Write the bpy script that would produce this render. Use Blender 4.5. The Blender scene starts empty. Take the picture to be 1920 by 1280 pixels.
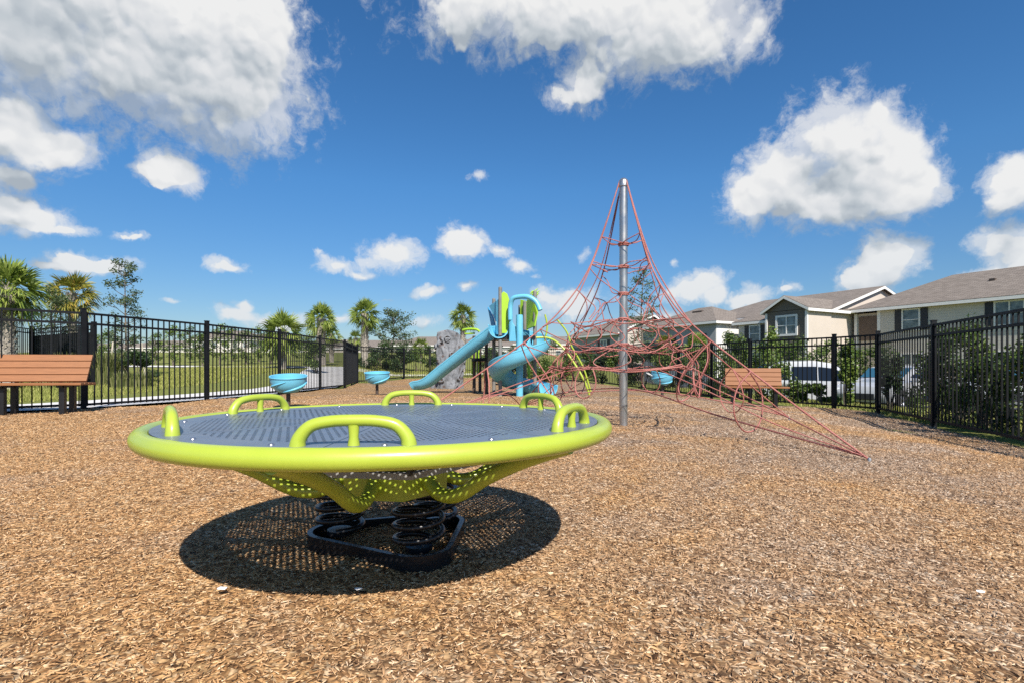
import bpy, bmesh, math, random
import numpy as np
from mathutils import Vector, Matrix
from math import sin, cos, pi, radians, atan2, sqrt

S = bpy.context.scene
COL = S.collection
R = random.Random(7)
NR = np.random.default_rng(7)

# ------------------------------------------------------------------ camera
H = 0.70
cam_d = bpy.data.cameras.new('camera')
cam = bpy.data.objects.new('camera', cam_d); COL.objects.link(cam)
cam.location = (0, 0, H); cam.rotation_euler = (pi/2, 0, 0)
cam_d.sensor_width = 36; cam_d.lens = 36*1000/1920
cam_d.shift_y = 48/1920
cam_d.clip_start = 0.05; cam_d.clip_end = 3000
S.camera = cam

# ------------------------------------------------------------------ sun and exposure
LD = Vector((-0.183, 0.605, -0.633)).normalized()      # the way the light travels
SUN_EL = math.asin(-LD.z)
SUN_AZ = atan2(-LD.x, -LD.y)                           # compass angle from +Y towards +X
sun_d = bpy.data.lights.new('sun', 'SUN'); sun_d.energy = 4.9; sun_d.angle = radians(0.5)
sun_d.color = (1.0, 0.935, 0.85)
sun = bpy.data.objects.new('sun', sun_d); COL.objects.link(sun)
sun.rotation_euler = LD.to_track_quat('-Z', 'Y').to_euler(); sun.location = (0, 0, 30)
S.view_settings.view_transform = 'Standard'; S.view_settings.look = 'None'
S.view_settings.exposure = 0.55; S.view_settings.gamma = 1.0
S.render.engine = 'CYCLES'
try:
    S.cycles.use_denoising = False
    S.cycles.max_bounces = 8; S.cycles.transparent_max_bounces = 24
    S.cycles.caustics_reflective = False; S.cycles.caustics_refractive = False
except Exception: pass

# ------------------------------------------------------------------ node helper
class N:
    def __init__(s, tree): s.t = tree; s.n = tree.nodes; s.l = tree.links
    def put(s, sock, v):
        if hasattr(v, 'is_linked') or hasattr(v, 'links'): s.l.new(v, sock)
        elif isinstance(v, (tuple, list)) and len(v) == 3 and sock.type == 'RGBA': sock.default_value = (*v, 1)
        else: sock.default_value = v
    def math(s, op, a, b=None, c=None, clamp=False):
        n = s.n.new('ShaderNodeMath'); n.operation = op; n.use_clamp = clamp
        s.put(n.inputs[0], a)
        if b is not None: s.put(n.inputs[1], b)
        if c is not None: s.put(n.inputs[2], c)
        return n.outputs[0]
    def vm(s, op, a, b=None, c=None):
        n = s.n.new('ShaderNodeVectorMath'); n.operation = op
        s.put(n.inputs[0], a)
        if b is not None: s.put(n.inputs[1], b)
        if c is not None:
            s.put(n.inputs['Scale'] if op == 'SCALE' else n.inputs[2], c)
        return n.outputs['Value'] if op in ('LENGTH', 'DOT_PRODUCT', 'DISTANCE') else n.outputs['Vector']
    def noise(s, vec, scale, detail=2, rough=.5, dist=0., out='Fac'):
        n = s.n.new('ShaderNodeTexNoise'); s.put(n.inputs['Vector'], vec)
        n.inputs['Scale'].default_value = scale; n.inputs['Detail'].default_value = detail
        n.inputs['Roughness'].default_value = rough; n.inputs['Distortion'].default_value = dist
        return n.outputs[out]
    def ramp(s, f, stops, interp='LINEAR'):
        n = s.n.new('ShaderNodeValToRGB'); s.put(n.inputs[0], f); e = n.color_ramp.elements
        n.color_ramp.interpolation = interp
        while len(e) < len(stops): e.new(0.5)
        for k, (p, c) in enumerate(stops):
            e[k].position = p; e[k].color = (*c, 1) if len(c) == 3 else c
        return n.outputs[0]
    def mr(s, v, a, b, c=0., d=1., smooth=False):
        n = s.n.new('ShaderNodeMapRange'); n.interpolation_type = 'SMOOTHSTEP' if smooth else 'LINEAR'
        s.put(n.inputs[0], v)
        for k, x in enumerate((a, b, c, d)): n.inputs[k+1].default_value = x
        return n.outputs[0]
    def mix(s, f, a, b, blend='MIX'):
        n = s.n.new('ShaderNodeMix'); n.data_type = 'RGBA'; n.blend_type = blend
        s.put(n.inputs[0], f); s.put(n.inputs[6], a); s.put(n.inputs[7], b)
        return n.outputs[2]
    def coord(s, which='Object'):
        return s.n.new('ShaderNodeTexCoord').outputs[which]
    def mapping(s, v, scale=(1, 1, 1), rot=(0, 0, 0), loc=(0, 0, 0)):
        n = s.n.new('ShaderNodeMapping'); s.put(n.inputs[0], v)
        n.inputs['Scale'].default_value = scale; n.inputs['Rotation'].default_value = rot; n.inputs['Location'].default_value = loc
        return n.outputs[0]
    def bump(s, h, strength=.3, dist=.01):
        n = s.n.new('ShaderNodeBump'); s.put(n.inputs['Height'], h)
        n.inputs['Strength'].default_value = strength; n.inputs['Distance'].default_value = dist
        return n.outputs[0]

# ------------------------------------------------------------------ world: Nishita sky and cumulus
def px_dir(px, py):                                     # photo direction -> azimuth, elevation
    x = (px-960)/1000; z = (688-py)/1000
    return math.atan(x), math.atan(z/sqrt(1+x*x))
CLOUDS = [  # centre x, y, radii in thousandths of a radian, weight
 (60,20,330,150,1),(250,90,300,130,1),(400,130,190,125,1),(450,190,120,75,1),(330,40,260,110,1),(470,60,105,95,1),(120,-60,420,160,1),
 (20,210,85,62,1),(70,255,120,52,1),(0,255,120,60,1),(30,325,70,28,.85),(10,380,90,46,1),(60,405,90,34,.85),(125,430,70,16,.6),
 (325,322,62,34,.85),(290,322,50,24,.55),(140,488,62,20,.85),(200,498,80,20,.7),(90,495,70,16,.5),(242,447,36,14,.45),(428,491,46,18,.75),
 (1085,10,290,75,1),(1230,35,190,85,1),(1290,60,110,60,.95),(1180,90,90,40,.55),(900,-15,150,60,.75),(1095,150,62,52,.7),(1060,185,60,28,.45),(1090,205,28,28,.35),(1400,50,90,80,.5),
 (1570,262,112,76,1),(1620,300,115,85,1),(1480,330,95,62,1),(1550,370,150,58,1),(1420,375,75,44,1),(1660,320,90,75,1),(1690,350,80,55,1),(1640,205,34,28,.7),(1745,330,46,34,.55),(1730,320,60,45,.7),
 (1655,500,64,60,1),(1640,525,66,44,1),(1680,480,40,40,1),
 (1915,330,68,52,.95),(1905,375,60,36,.9),(1870,460,58,36,1),(1920,468,90,36,1),(1880,512,90,18,.8),(1930,500,60,40,.8),
 (862,458,52,32,1),(935,466,42,16,.6),(895,340,46,20,.42),(735,484,52,30,.95),(632,506,42,18,.85),(680,518,40,12,.55),
 (975,498,34,20,.7),(805,551,30,13,.75),(875,542,20,12,.65),(600,483,16,10,.4),(1300,541,62,28,.95),(1340,552,40,18,.8),(1405,560,52,22,.8),
 (1065,570,75,34,.7),(1030,560,50,24,.6),(520,592,80,18,.75),(450,588,44,22,.75),(458,570,24,20,.7),(730,562,40,9,.3),(800,598,50,14,.5),(640,598,60,14,.45),
 (1085,478,24,22,.3),(1270,490,24,14,.35),(1480,548,40,20,.45),(570,60,44,22,.30),(590,105,34,34,.30),(575,180,36,56,.30),(560,255,38,30,.26),(330,560,50,10,.4),(1240,600,80,20,.6),
 (1000,520,30,12,.35),(690,497,30,18,.5),
]
world = bpy.data.worlds.new('World'); S.world = world; world.use_nodes = True
wt = world.node_tree; wt.nodes.clear()
g = bpy.data.node_groups.new('cloud_density', 'ShaderNodeTree')
g.interface.new_socket(name='P', in_out='INPUT', socket_type='NodeSocketVector')
g.interface.new_socket(name='D', in_out='OUTPUT', socket_type='NodeSocketFloat')
gn = N(g); gi = g.nodes.new('NodeGroupInput'); go = g.nodes.new('NodeGroupOutput')
acc = None
for (px, py, rx, ry, w) in CLOUDS:
    az, el = px_dir(px, py)
    c2 = cos(az)**2; sx = 1000/(rx*c2); sy = 1000/(ry*cos(az))
    v = gn.vm('MULTIPLY_ADD', gi.outputs[0], (sx, sy, 0), (-az*sx, -el*sy, 0))
    w = min(1, w*.9+.14) if w > .42 else w-.16
    d = gn.math('SUBTRACT', w, gn.vm('LENGTH', v))
    # scale blobs so that small and large clouds fade over a comparable width
    if acc is None: acc = d
    else:
        acc = gn.math('SMOOTH_MAX', acc, d, 0.18)
g.links.new(acc, go.inputs[0])
wn = N(wt)
dirv = wn.coord('Generated')
sx_ = wt.nodes.new('ShaderNodeSeparateXYZ'); wt.links.new(dirv, sx_.inputs[0])
azn = wn.math('ARCTAN2', sx_.outputs[0], sx_.outputs[1]); eln = wn.math('ARCSINE', sx_.outputs[2])
cb = wt.nodes.new('ShaderNodeCombineXYZ'); wt.links.new(azn, cb.inputs[0]); wt.links.new(eln, cb.inputs[1])
P = cb.outputs[0]
nz = wn.noise(P, 7.0, 6, .55, 0., 'Color')
nzv = wn.vm('SUBTRACT', nz, (.5, .5, .5))
nz2 = wn.noise(P, 30.0, 4, .55, 0., 'Color')
nz2v = wn.vm('SUBTRACT', nz2, (.5, .5, .5))
Pw = wn.vm('ADD', wn.vm('ADD', P, wn.vm('SCALE', nzv, None, .075)), wn.vm('SCALE', nz2v, None, .020))
def group(v):
    n = wt.nodes.new('ShaderNodeGroup'); n.node_tree = g; wt.links.new(v, n.inputs[0]); return n.outputs[0]
def vor(v, scale):
    n = wt.nodes.new('ShaderNodeTexVoronoi'); n.feature = 'SMOOTH_F1'; n.inputs['Smoothness'].default_value = .35
    wt.links.new(v, n.inputs['Vector']); n.inputs['Scale'].default_value = scale; return n.outputs['Distance']
def billow(v):                                          # rounded cauliflower bumps at two sizes
    return wn.math('ADD', wn.math('MULTIPLY', wn.math('SUBTRACT', .45, vor(v, 17.0)), .50), wn.math('MULTIPLY', wn.math('SUBTRACT', .45, vor(v, 44.0)), .26))
D1 = group(Pw)
D2 = group(wn.vm('ADD', Pw, (.010, .060, 0)))
fb1 = wn.noise(P, 15.0, 11, .60)
B1 = billow(Pw); B2 = billow(wn.vm('ADD', Pw, (.003, .008, 0)))
soft = wn.mr(wn.noise(P, 4.0, 3, .5), .36, .64, .16, .62)
wisp = wn.math('MULTIPLY', wn.math('SUBTRACT', fb1, .5), 1.15)
dens = wn.math('ADD', wn.math('ADD', D1, wisp), wn.math('MULTIPLY', B1, .7))
alpha_n = wt.nodes.new('ShaderNodeMapRange'); alpha_n.interpolation_type = 'SMOOTHSTEP'
wt.links.new(dens, alpha_n.inputs[0]); alpha_n.inputs[1].default_value = 0.; wt.links.new(soft, alpha_n.inputs[2]); fine = wn.noise(Pw, 24.0, 10, .68)
veil = wn.math('MULTIPLY', wn.mr(wn.math('ADD', D1, wn.math('MULTIPLY', wn.math('SUBTRACT', fine, .5), 2.2)), -.32, .42, 0, 1, True), .74)
alpha = wn.math('MAXIMUM', alpha_n.outputs[0], veil)
relief = wn.math('MULTIPLY', wn.math('SUBTRACT', B1, B2), 2.2)
edge = wn.math('MULTIPLY', wn.math('SUBTRACT', D1, D2), .95)
thick = wn.mr(D1, .35, .95, 0, .24, True)
lit = wn.math('SUBTRACT', wn.math('ADD', wn.math('ADD', .54, edge), relief), thick, clamp=True)
ccol = wn.ramp(lit, [(0, (.46, .52, .58)), (.30, (.64, .69, .73)), (.62, (.84, .86, .88)), (1, (1.0, 1.0, .99))])
# low clouds pick up the pale air of the horizon
low = wn.mr(eln, 0., .25, .45, 0.)
ccol = wn.mix(low, ccol, (.56, .68, .80))
sky = wt.nodes.new('ShaderNodeTexSky'); sky.sky_type = 'NISHITA'; sky.sun_disc = False
sky.sun_elevation = SUN_EL; sky.sun_rotation = SUN_AZ
sky.air_density = 1.0; sky.dust_density = 0.35; sky.ozone_density = 2.6; sky.altitude = 10
hs = wt.nodes.new('ShaderNodeHueSaturation'); wt.links.new(sky.outputs[0], hs.inputs['Color'])
hs.inputs['Saturation'].default_value = 1.22; hs.inputs['Value'].default_value = 1.0
skc = wn.mix(1.0, hs.outputs[0], wn.mix(wn.mr(eln, .03, .32), (.57, .63, .74), (.72, .97, 1.10)), 'MULTIPLY')
b1 = wt.nodes.new('ShaderNodeBackground'); wt.links.new(skc, b1.inputs[0]); b1.inputs[1].default_value = .083
b2 = wt.nodes.new('ShaderNodeBackground'); wt.links.new(ccol, b2.inputs[0]); b2.inputs[1].default_value = .60
ms = wt.nodes.new('ShaderNodeMixShader'); wt.links.new(wn.math('MULTIPLY', alpha, .97), ms.inputs[0])
wt.links.new(b1.outputs[0], ms.inputs[1]); wt.links.new(b2.outputs[0], ms.inputs[2])
wo = wt.nodes.new('ShaderNodeOutputWorld'); wt.links.new(ms.outputs[0], wo.inputs[0])
try:
    world.cycles.sampling_method = 'MANUAL'; world.cycles.sample_map_resolution = 256
except Exception: pass

# ------------------------------------------------------------------ materials
M = {}
def mat(name, col, rough=.5, metal=0., var=.12, scale=6., bump=0., bscale=40., spec=.5, coat=0., build=None):
    m = bpy.data.materials.new(name); m.use_nodes = True; t = m.node_tree; n = N(t)
    b = t.nodes['Principled BSDF']
    co = n.coord('Object')
    base = (*col, 1)
    if var > 0:
        f = n.noise(co, scale, 4, .6)
        lo = tuple(max(0, c*(1-var)) for c in col); hi = tuple(min(1, c*(1+var)) for c in col)
        t.links.new(n.ramp(f, [(.3, lo), (.7, hi)]), b.inputs['Base Color'])
    else: b.inputs['Base Color'].default_value = base
    b.inputs['Roughness'].default_value = rough; b.inputs['Metallic'].default_value = metal
    b.inputs['Specular IOR Level'].default_value = spec
    if coat: b.inputs['Coat Weight'].default_value = coat; b.inputs['Coat Roughness'].default_value = .15
    if bump > 0:
        t.links.new(n.bump(n.noise(co, bscale, 4, .6), bump, .01), b.inputs['Normal'])
    if build: build(n, b, co)
    M[name] = m; return m

def b_lime(n, b, co):
    sc = n.noise(co, 22, 8, .75); sp = n.noise(co, 3.5, 5, .65)
    c = n.ramp(sp, [(.3, (.355, .445, .040)), (.7, (.400, .485, .052))])
    c = n.mix(n.mr(sc, .64, .74, 0, .45), c, (.24, .27, .085)); n.t.links.new(c, b.inputs['Base Color'])
    n.t.links.new(n.math('ADD', n.mr(sp, .3, .7, .24, .42), n.mr(sc, .6, .75, 0, .25)), b.inputs['Roughness'])
    n.t.links.new(n.bump(n.noise(co, 90, 3, .6), .05, .004), b.inputs['Normal'])
mat('lime_paint', (.38, .47, .045), .34, var=0, coat=.2, build=b_lime)
mat('lime_plastic', (.34, .56, .03), .45, var=.08, scale=2)
mat('black_paint', (.008, .009, .011), .55, var=.3, scale=8, bump=.05, spec=.22)
mat('steel_black', (.016, .016, .018), .32, var=.3, metal=.2, bump=.1, bscale=60)
mat('grey_edge', (.30, .30, .29), .5, var=.15)
mat('blue_plastic', (.15, .485, .66), .36, var=.10, scale=2.5, bump=.05, bscale=120)
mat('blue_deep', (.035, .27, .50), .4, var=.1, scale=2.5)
mat('post_grey', (.20, .19, .17), .5, metal=.0, var=.2)
mat('post_brown', (.07, .05, .04), .55, var=.25)
mat('concrete', (.62, .60, .57), .9, var=.10, scale=1.5, bump=.2, bscale=60)
mat('asphalt', (.055, .055, .055), .9, var=.25, scale=9, bump=.3, bscale=120)
mat('white_trim', (.74, .73, .70), .6, var=.04)
mat('shutter', (.018, .019, .024), .5, var=.2)
mat('tyre', (.02, .02, .02), .85, var=.2)
mat('rim_metal', (.5, .5, .52), .3, metal=.9, var=.05)
mat('car_white', (.44, .45, .46), .22, var=.015, coat=.8)
mat('car_dark', (.03, .034, .04), .22, var=.05, coat=.8)
mat('lamp_red', (.35, .02, .02), .25, var=.05)
mat('lamp_clear', (.75, .78, .8), .12, var=.02)
mat('bark_light', (.34, .30, .25), .9, var=.35, scale=9, bump=.6, bscale=25)
mat('bark', (.16, .13, .10), .9, var=.35, scale=9, bump=.6, bscale=40)
mat('stake_wood', (.50, .45, .36), .85, var=.2)
mat('dark_panel', (.025, .027, .032), .7, var=.35, scale=12)
mat('brown_board', (.125, .085, .065), .7, var=.1)

def b_steel(n, b, co):
    st = n.noise(n.mapping(co, (60, 60, 1.2)), 4, 5, .6)
    n.t.links.new(n.ramp(st, [(.3, (.36, .35, .34)), (.7, (.58, .57, .55))]), b.inputs['Base Color'])
    n.t.links.new(n.mr(n.noise(co, 7, 5, .6), .3, .7, .26, .46), b.inputs['Roughness'])
mat('galvanised', (.5, .5, .5), .35, metal=.85, var=0, build=b_steel)

def b_rope(n, b, co):
    w = n.n.new('ShaderNodeTexWave'); n.put(w.inputs['Vector'], n.vm('ADD', co, n.vm('SCALE', n.noise(co, 30, 2, .5, 0, 'Color'), None, .02)))
    w.bands_direction = 'DIAGONAL'; w.inputs['Scale'].default_value = 38
    f = n.math('ADD', n.math('MULTIPLY', w.outputs['Fac'], .5), n.math('MULTIPLY', n.noise(co, 3, 4, .6), .6))
    n.t.links.new(n.ramp(f, [(.2, (.20, .045, .038)), (.55, (.38, .115, .095)), (.9, (.58, .29, .24))]), b.inputs['Base Color'])
    n.t.links.new(n.bump(w.outputs['Fac'], .5, .003), b.inputs['Normal'])
mat('rope_red', (.5, .14, .12), .75, var=0, build=b_rope)

def b_deck(n, b, co):
    t = n.t
    s = n.n.new('ShaderNodeSeparateXYZ'); t.links.new(co, s.inputs[0])
    ang = n.math('ARCTAN2', s.outputs[1], s.outputs[0]); w = 2*pi/8
    k = n.math('FLOOR', n.math('DIVIDE', ang, w))
    mid = n.math('MULTIPLY', n.math('ADD', k, .5), w)
    rot = n.n.new('ShaderNodeVectorRotate'); rot.rotation_type = 'Z_AXIS'
    t.links.new(co, rot.inputs['Vector']); t.links.new(n.math('MULTIPLY', mid, -1), rot.inputs['Angle'])
    q = n.n.new('ShaderNodeSeparateXYZ'); t.links.new(rot.outputs[0], q.inputs[0])
    u, v = q.outputs[0], q.outputs[1]; pitch = .031
    a = n.math('DIVIDE', n.math('ADD', u, v), pitch); c = n.math('DIVIDE', n.math('SUBTRACT', u, v), pitch)
    fa = n.math('ABSOLUTE', n.math('SUBTRACT', n.math('FRACT', a), .5)); fc = n.math('ABSOLUTE', n.math('SUBTRACT', n.math('FRACT', c), .5))
    hole = n.math('LESS_THAN', n.math('MAXIMUM', fa, fc), .205)
    r = n.vm('LENGTH', n.vm('MULTIPLY', co, (1, 1, 0)))
    hw = n.math('MULTIPLY', u, math.tan(w/2))
    inside = n.math('GREATER_THAN', n.math('SUBTRACT', hw, n.math('ABSOLUTE', v)), .022)
    hole = n.math('MULTIPLY', hole, inside); hole = n.math('MULTIPLY', hole, n.math('LESS_THAN', r, .655)); hole = n.math('MULTIPLY', hole, n.math('GREATER_THAN', r, .13))
    seam = n.math('LESS_THAN', n.math('SUBTRACT', hw, n.math('ABSOLUTE', v)), .0022)
    nse = n.noise(co, 9, 5, .6)
    base = n.ramp(nse, [(.3, (.110, .132, .172)), (.7, (.145, .170, .212))])
    dust = n.mr(n.noise(co, 6, 8, .72), .50, .72, 0, .30)
    base = n.mix(dust, base, (.20, .165, .13)); base = n.mix(seam, base, (.01, .012, .016)); t.links.new(base, b.inputs['Base Color'])
    t.links.new(n.mr(n.noise(co, 14, 4, .6), .3, .7, .30, .40), b.inputs['Roughness'])
    # raised anti-slip studs between the holes
    st = n.math('MULTIPLY', n.math('SINE', n.math('MULTIPLY', a, 2*pi)), n.math('SINE', n.math('MULTIPLY', c, 2*pi)))
    t.links.new(n.bump(st, .04, .002), b.inputs['Normal'])
    tr = n.n.new('ShaderNodeBsdfTransparent'); mx = n.n.new('ShaderNodeMixShader')
    t.links.new(hole, mx.inputs[0]); t.links.new(b.outputs[0], mx.inputs[1]); t.links.new(tr.outputs[0], mx.inputs[2])
    t.links.new(mx.outputs[0], n.n['Material Output'].inputs['Surface'])
mat('deck_plate', (.1, .12, .16), .3, var=0, build=b_deck, spec=.6)

def b_wood(n, b, co):
    f = n.noise(n.mapping(co, (2, 40, 40)), 3, 5, .6, .4)
    n.t.links.new(n.ramp(f, [(.25, (.215, .085, .030)), (.75, (.335, .138, .050))]), b.inputs['Base Color'])
    n.t.links.new(n.bump(f, .15, .003), b.inputs['Normal'])
mat('bench_slat', (.4, .16, .09), .62, var=0, build=b_wood)

# mulch: shared colour logic for the bed and for the loose chips
def mulch_tone(n, co):
    big = n.noise(co, .55, 5, .62, .6); mid = n.noise(co, 2.3, 4, .6)
    sx = n.n.new('ShaderNodeSeparateXYZ'); n.t.links.new(co, sx.inputs[0])
    drift = n.math('MULTIPLY', n.mr(sx.outputs[0], -.6, 1.8, -1, 1, True), .055)   # the right half of the bed is more weathered
    return n.mr(n.math('ADD', n.math('ADD', n.math('MULTIPLY', big, .72), n.math('MULTIPLY', mid, .28)), drift), .42, .60)
def b_mulch(n, b, co):
    t = n.t
    tone = mulch_tone(n, co)
    def fibres(rot, sc, seed):
        m = n.mapping(co, (1, 1, 1), (0, 0, rot), (seed, seed, 0))
        m2 = n.mapping(n.vm('ADD', m, n.vm('SCALE', n.noise(m, 6, 2, .5, 0, 'Color'), None, .10)), (sc, sc*.28, sc))
        v = n.n.new('ShaderNodeTexVoronoi'); n.put(v.inputs['Vector'], m2); v.inputs['Scale'].default_value = 1
        v.inputs['Randomness'].default_value = 1
        return v
    va, vb, vc = fibres(.5, 62, 0), fibres(1.75, 70, 3.3), fibres(2.7, 56, 7.1)
    pick = n.noise(co, 38, 1, .5)
    s1 = n.math('GREATER_THAN', pick, .46); s2 = n.math('GREATER_THAN', pick, .54)
    colr = n.mix(s1, va.outputs['Color'], vb.outputs['Color']); colr = n.mix(s2, colr, vc.outputs['Color'])
    dist = n.mix(s1, va.outputs['Distance'], vb.outputs['Distance']); dist = n.mix(s2, dist, vc.outputs['Distance'])
    sp = n.n.new('ShaderNodeSeparateColor'); t.links.new(colr, sp.inputs[0])
    warm = n.ramp(sp.outputs[0], [(0, (.08, .038, .016)), (.2, (.30, .155, .062)), (.45, (.53, .295, .122)), (.75, (.68, .42, .19)), (1, (.82, .59, .35))])
    grey = n.ramp(sp.outputs[0], [(0, (.07, .040, .024)), (.2, (.23, .145, .088)), (.5, (.42, .285, .18)), (.8, (.56, .41, .285)), (1, (.78, .64, .49))])
    c = n.mix(tone, warm, grey)
    gap = n.mr(dist, .30, .62, 0., .5)
    c = n.mix(gap, c, (.05, .03, .017)); t.links.new(c, b.inputs['Base Color'])
    h = n.math('SUBTRACT', n.math('ADD', sp.outputs[1], n.noise(co, 25, 4, .6)), dist)
    t.links.new(n.bump(h, 1.0, .011), b.inputs['Normal'])
mat('mulch', (.3, .2, .1), .9, var=0, build=b_mulch, spec=.2)
def b_chip(n, b, co):
    gm = n.n.new('ShaderNodeNewGeometry'); r = gm.outputs['Random Per Island']
    tone = mulch_tone(n, co)
    warm = n.ramp(r, [(0, (.11, .052, .022)), (.22, (.32, .170, .072)), (.55, (.55, .318, .145)), (.87, (.68, .43, .215)), (1, (.82, .62, .39))])
    grey = n.ramp(r, [(0, (.09, .054, .034)), (.23, (.26, .168, .106)), (.6, (.44, .305, .205)), (.88, (.57, .43, .31)), (1, (.80, .69, .56))])
    c = n.mix(tone, warm, grey)
    c = n.mix(n.mr(n.noise(n.mapping(co, (1, 1, 1)), 160, 3, .6), .3, .7, 0, .25), c, (.20, .11, .055))
    n.t.links.new(c, b.inputs['Base Color'])
mat('wood_chip', (.3, .2, .1), .85, var=0, build=b_chip, spec=.25)

def b_lawn(n, b, co):
    f = n.noise(co, 60, 4, .65); f2 = n.noise(co, .25, 4, .6); f3 = n.noise(co, 3, 4, .6)
    c = n.ramp(f, [(.25, (.085, .105, .022)), (.5, (.19, .21, .052)), (.75, (.31, .31, .10))])
    c = n.mix(n.mr(f2, .35, .7, 0, .35), c, (.23, .205, .09)); c = n.mix(n.mr(f3, .4, .75, 0, .35), c, (.085, .13, .025))
    n.t.links.new(c, b.inputs['Base Color']); n.t.links.new(n.bump(f, .8, .03), b.inputs['Normal'])
mat('lawn', (.1, .14, .03), .95, var=0, build=b_lawn, spec=.1)
def b_blade(n, b, co):
    gm = n.n.new('ShaderNodeNewGeometry')
    n.t.links.new(n.ramp(gm.outputs['Random Per Island'], [(0, (.12, .14, .03)), (.6, (.27, .29, .065)), (1, (.44, .41, .15))]), b.inputs['Base Color'])
mat('grass_blade', (.1, .14, .03), .7, var=0, build=b_blade, spec=.2)

def leaf_mat(name, lo, mid, hi, trans=.25, rough=.5):
    def bl(n, b, co):
        t = n.t; gm = n.n.new('ShaderNodeNewGeometry')
        c = n.ramp(gm.outputs['Random Per Island'], [(0, lo), (.6, mid), (1, hi)])
        t.links.new(c, b.inputs['Base Color'])
        tl = n.n.new('ShaderNodeBsdfTranslucent'); t.links.new(n.mix(.35, c, (.35, .5, .05)), tl.inputs[0])
        mx = n.n.new('ShaderNodeMixShader'); mx.inputs[0].default_value = trans
        t.links.new(b.outputs[0], mx.inputs[1]); t.links.new(tl.outputs[0], mx.inputs[2])
        t.links.new(mx.outputs[0], n.n['Material Output'].inputs['Surface'])
    return mat(name, mid, rough, var=0, build=bl, spec=.35)
leaf_mat('palm_leaf', (.08, .12, .022), (.20, .27, .045), (.36, .40, .09))
leaf_mat('palm_leaf_yellow', (.10, .12, .02), (.28, .27, .05), (.50, .33, .06))
leaf_mat('oak_leaf', (.035, .060, .028), (.075, .110, .050), (.15, .19, .09))
leaf_mat('bush_leaf', (.03, .058, .014), (.085, .14, .028), (.21, .27, .065))
leaf_mat('bush_leaf_bright', (.05, .09, .02), (.13, .20, .035), (.30, .36, .09))
leaf_mat('bush_leaf_dark', (.018, .036, .014), (.042, .078, .028), (.10, .15, .055))
leaf_mat('reed_leaf', (.08, .10, .03), (.17, .19, .06), (.36, .34, .16))

def b_siding(col, pitch=.19):
    def f(n, b, co):
        s = n.n.new('ShaderNodeSeparateXYZ'); n.t.links.new(co, s.inputs[0])
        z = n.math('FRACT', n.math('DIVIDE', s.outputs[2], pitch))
        ns = n.noise(co, 1.2, 4, .6)
        c = n.ramp(ns, [(.3, tuple(x*.94 for x in col)), (.7, tuple(min(1, x*1.04) for x in col))])
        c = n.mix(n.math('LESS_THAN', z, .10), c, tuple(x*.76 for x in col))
        n.t.links.new(c, b.inputs['Base Color']); n.t.links.new(n.bump(z, .12, .008), b.inputs['Normal'])
    return f
mat('siding_grey', (.5, .5, .5), .75, var=0, build=b_siding((.55, .51, .45)))
mat('siding_brown', (.2, .2, .2), .75, var=0, build=b_siding((.150, .125, .100), .22))
mat('siding_slate', (.2, .2, .2), .75, var=0, build=b_siding((.34, .35, .35)))
mat('stucco_beige', (.52, .455, .39), .9, var=.05, scale=.8, bump=.2, bscale=30)
mat('stucco_cream', (.62, .58, .52), .9, var=.05, scale=.8, bump=.2, bscale=30)
mat('stucco_white', (.70, .70, .67), .9, var=.05, scale=.8, bump=.2, bscale=30)
def b_roof(n, b, co):
    br = n.n.new('ShaderNodeTexBrick'); 
    uv = n.coord('UV'); n.put(br.inputs['Vector'], uv)
    br.inputs['Color1'].default_value = (.165, .143, .125, 1); br.inputs['Color2'].default_value = (.27, .235, .205, 1); br.inputs['Mortar'].default_value = (.07, .057, .047, 1)
    br.inputs['Scale'].default_value = 1; br.inputs['Brick Width'].default_value = .34; br.inputs['Row Height'].default_value = .15; br.inputs['Mortar Size'].default_value = .012
    c = n.mix(n.mr(n.noise(co, 1.1, 5, .65), .3, .7, 0, .3), br.outputs[0], (.13, .11, .095))
    c = n.mix(n.mr(n.noise(co, 14, 4, .7), .35, .65, 0, .5), c, (.24, .20, .165))
    n.t.links.new(c, b.inputs['Base Color']); n.t.links.new(n.bump(br.outputs[1], .4, .02), b.inputs['Normal'])
mat('shingle', (.2, .17, .14), .92, var=0, build=b_roof, spec=.2)
def b_glass(n, b, co):
    n.t.links.new(n.ramp(n.noise(co, 2.2, 3, .6), [(.35, (.045, .06, .065)), (.65, (.20, .24, .25))]), b.inputs['Base Color'])
mat('window_glass', (.1, .12, .13), .08, var=0, build=b_glass, spec=.9)
mat('car_glass', (.008, .010, .016), .05, var=0, spec=.4)
mat('windshield', (.03, .10, .15), .05, var=0, spec=.9)
def b_rock(n, b, co):
    c = n.ramp(n.noise(co, 4, 6, .65), [(.3, (.07, .074, .08)), (.5, (.18, .188, .20)), (.75, (.30, .31, .33))])
    v = n.n.new('ShaderNodeTexVoronoi'); n.put(v.inputs['Vector'], co); v.inputs['Scale'].default_value = 4.6
    spot = n.math('LESS_THAN', v.outputs['Distance'], .24)
    c = n.mix(n.math('MULTIPLY', spot, .8), c, (.10, .07, .06))
    n.t.links.new(c, b.inputs['Base Color']); n.t.links.new(n.bump(n.noise(co, 9, 6, .7), .7, .05), b.inputs['Normal'])
mat('rock_grey', (.3, .3, .3), .85, var=0, build=b_rock)

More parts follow.
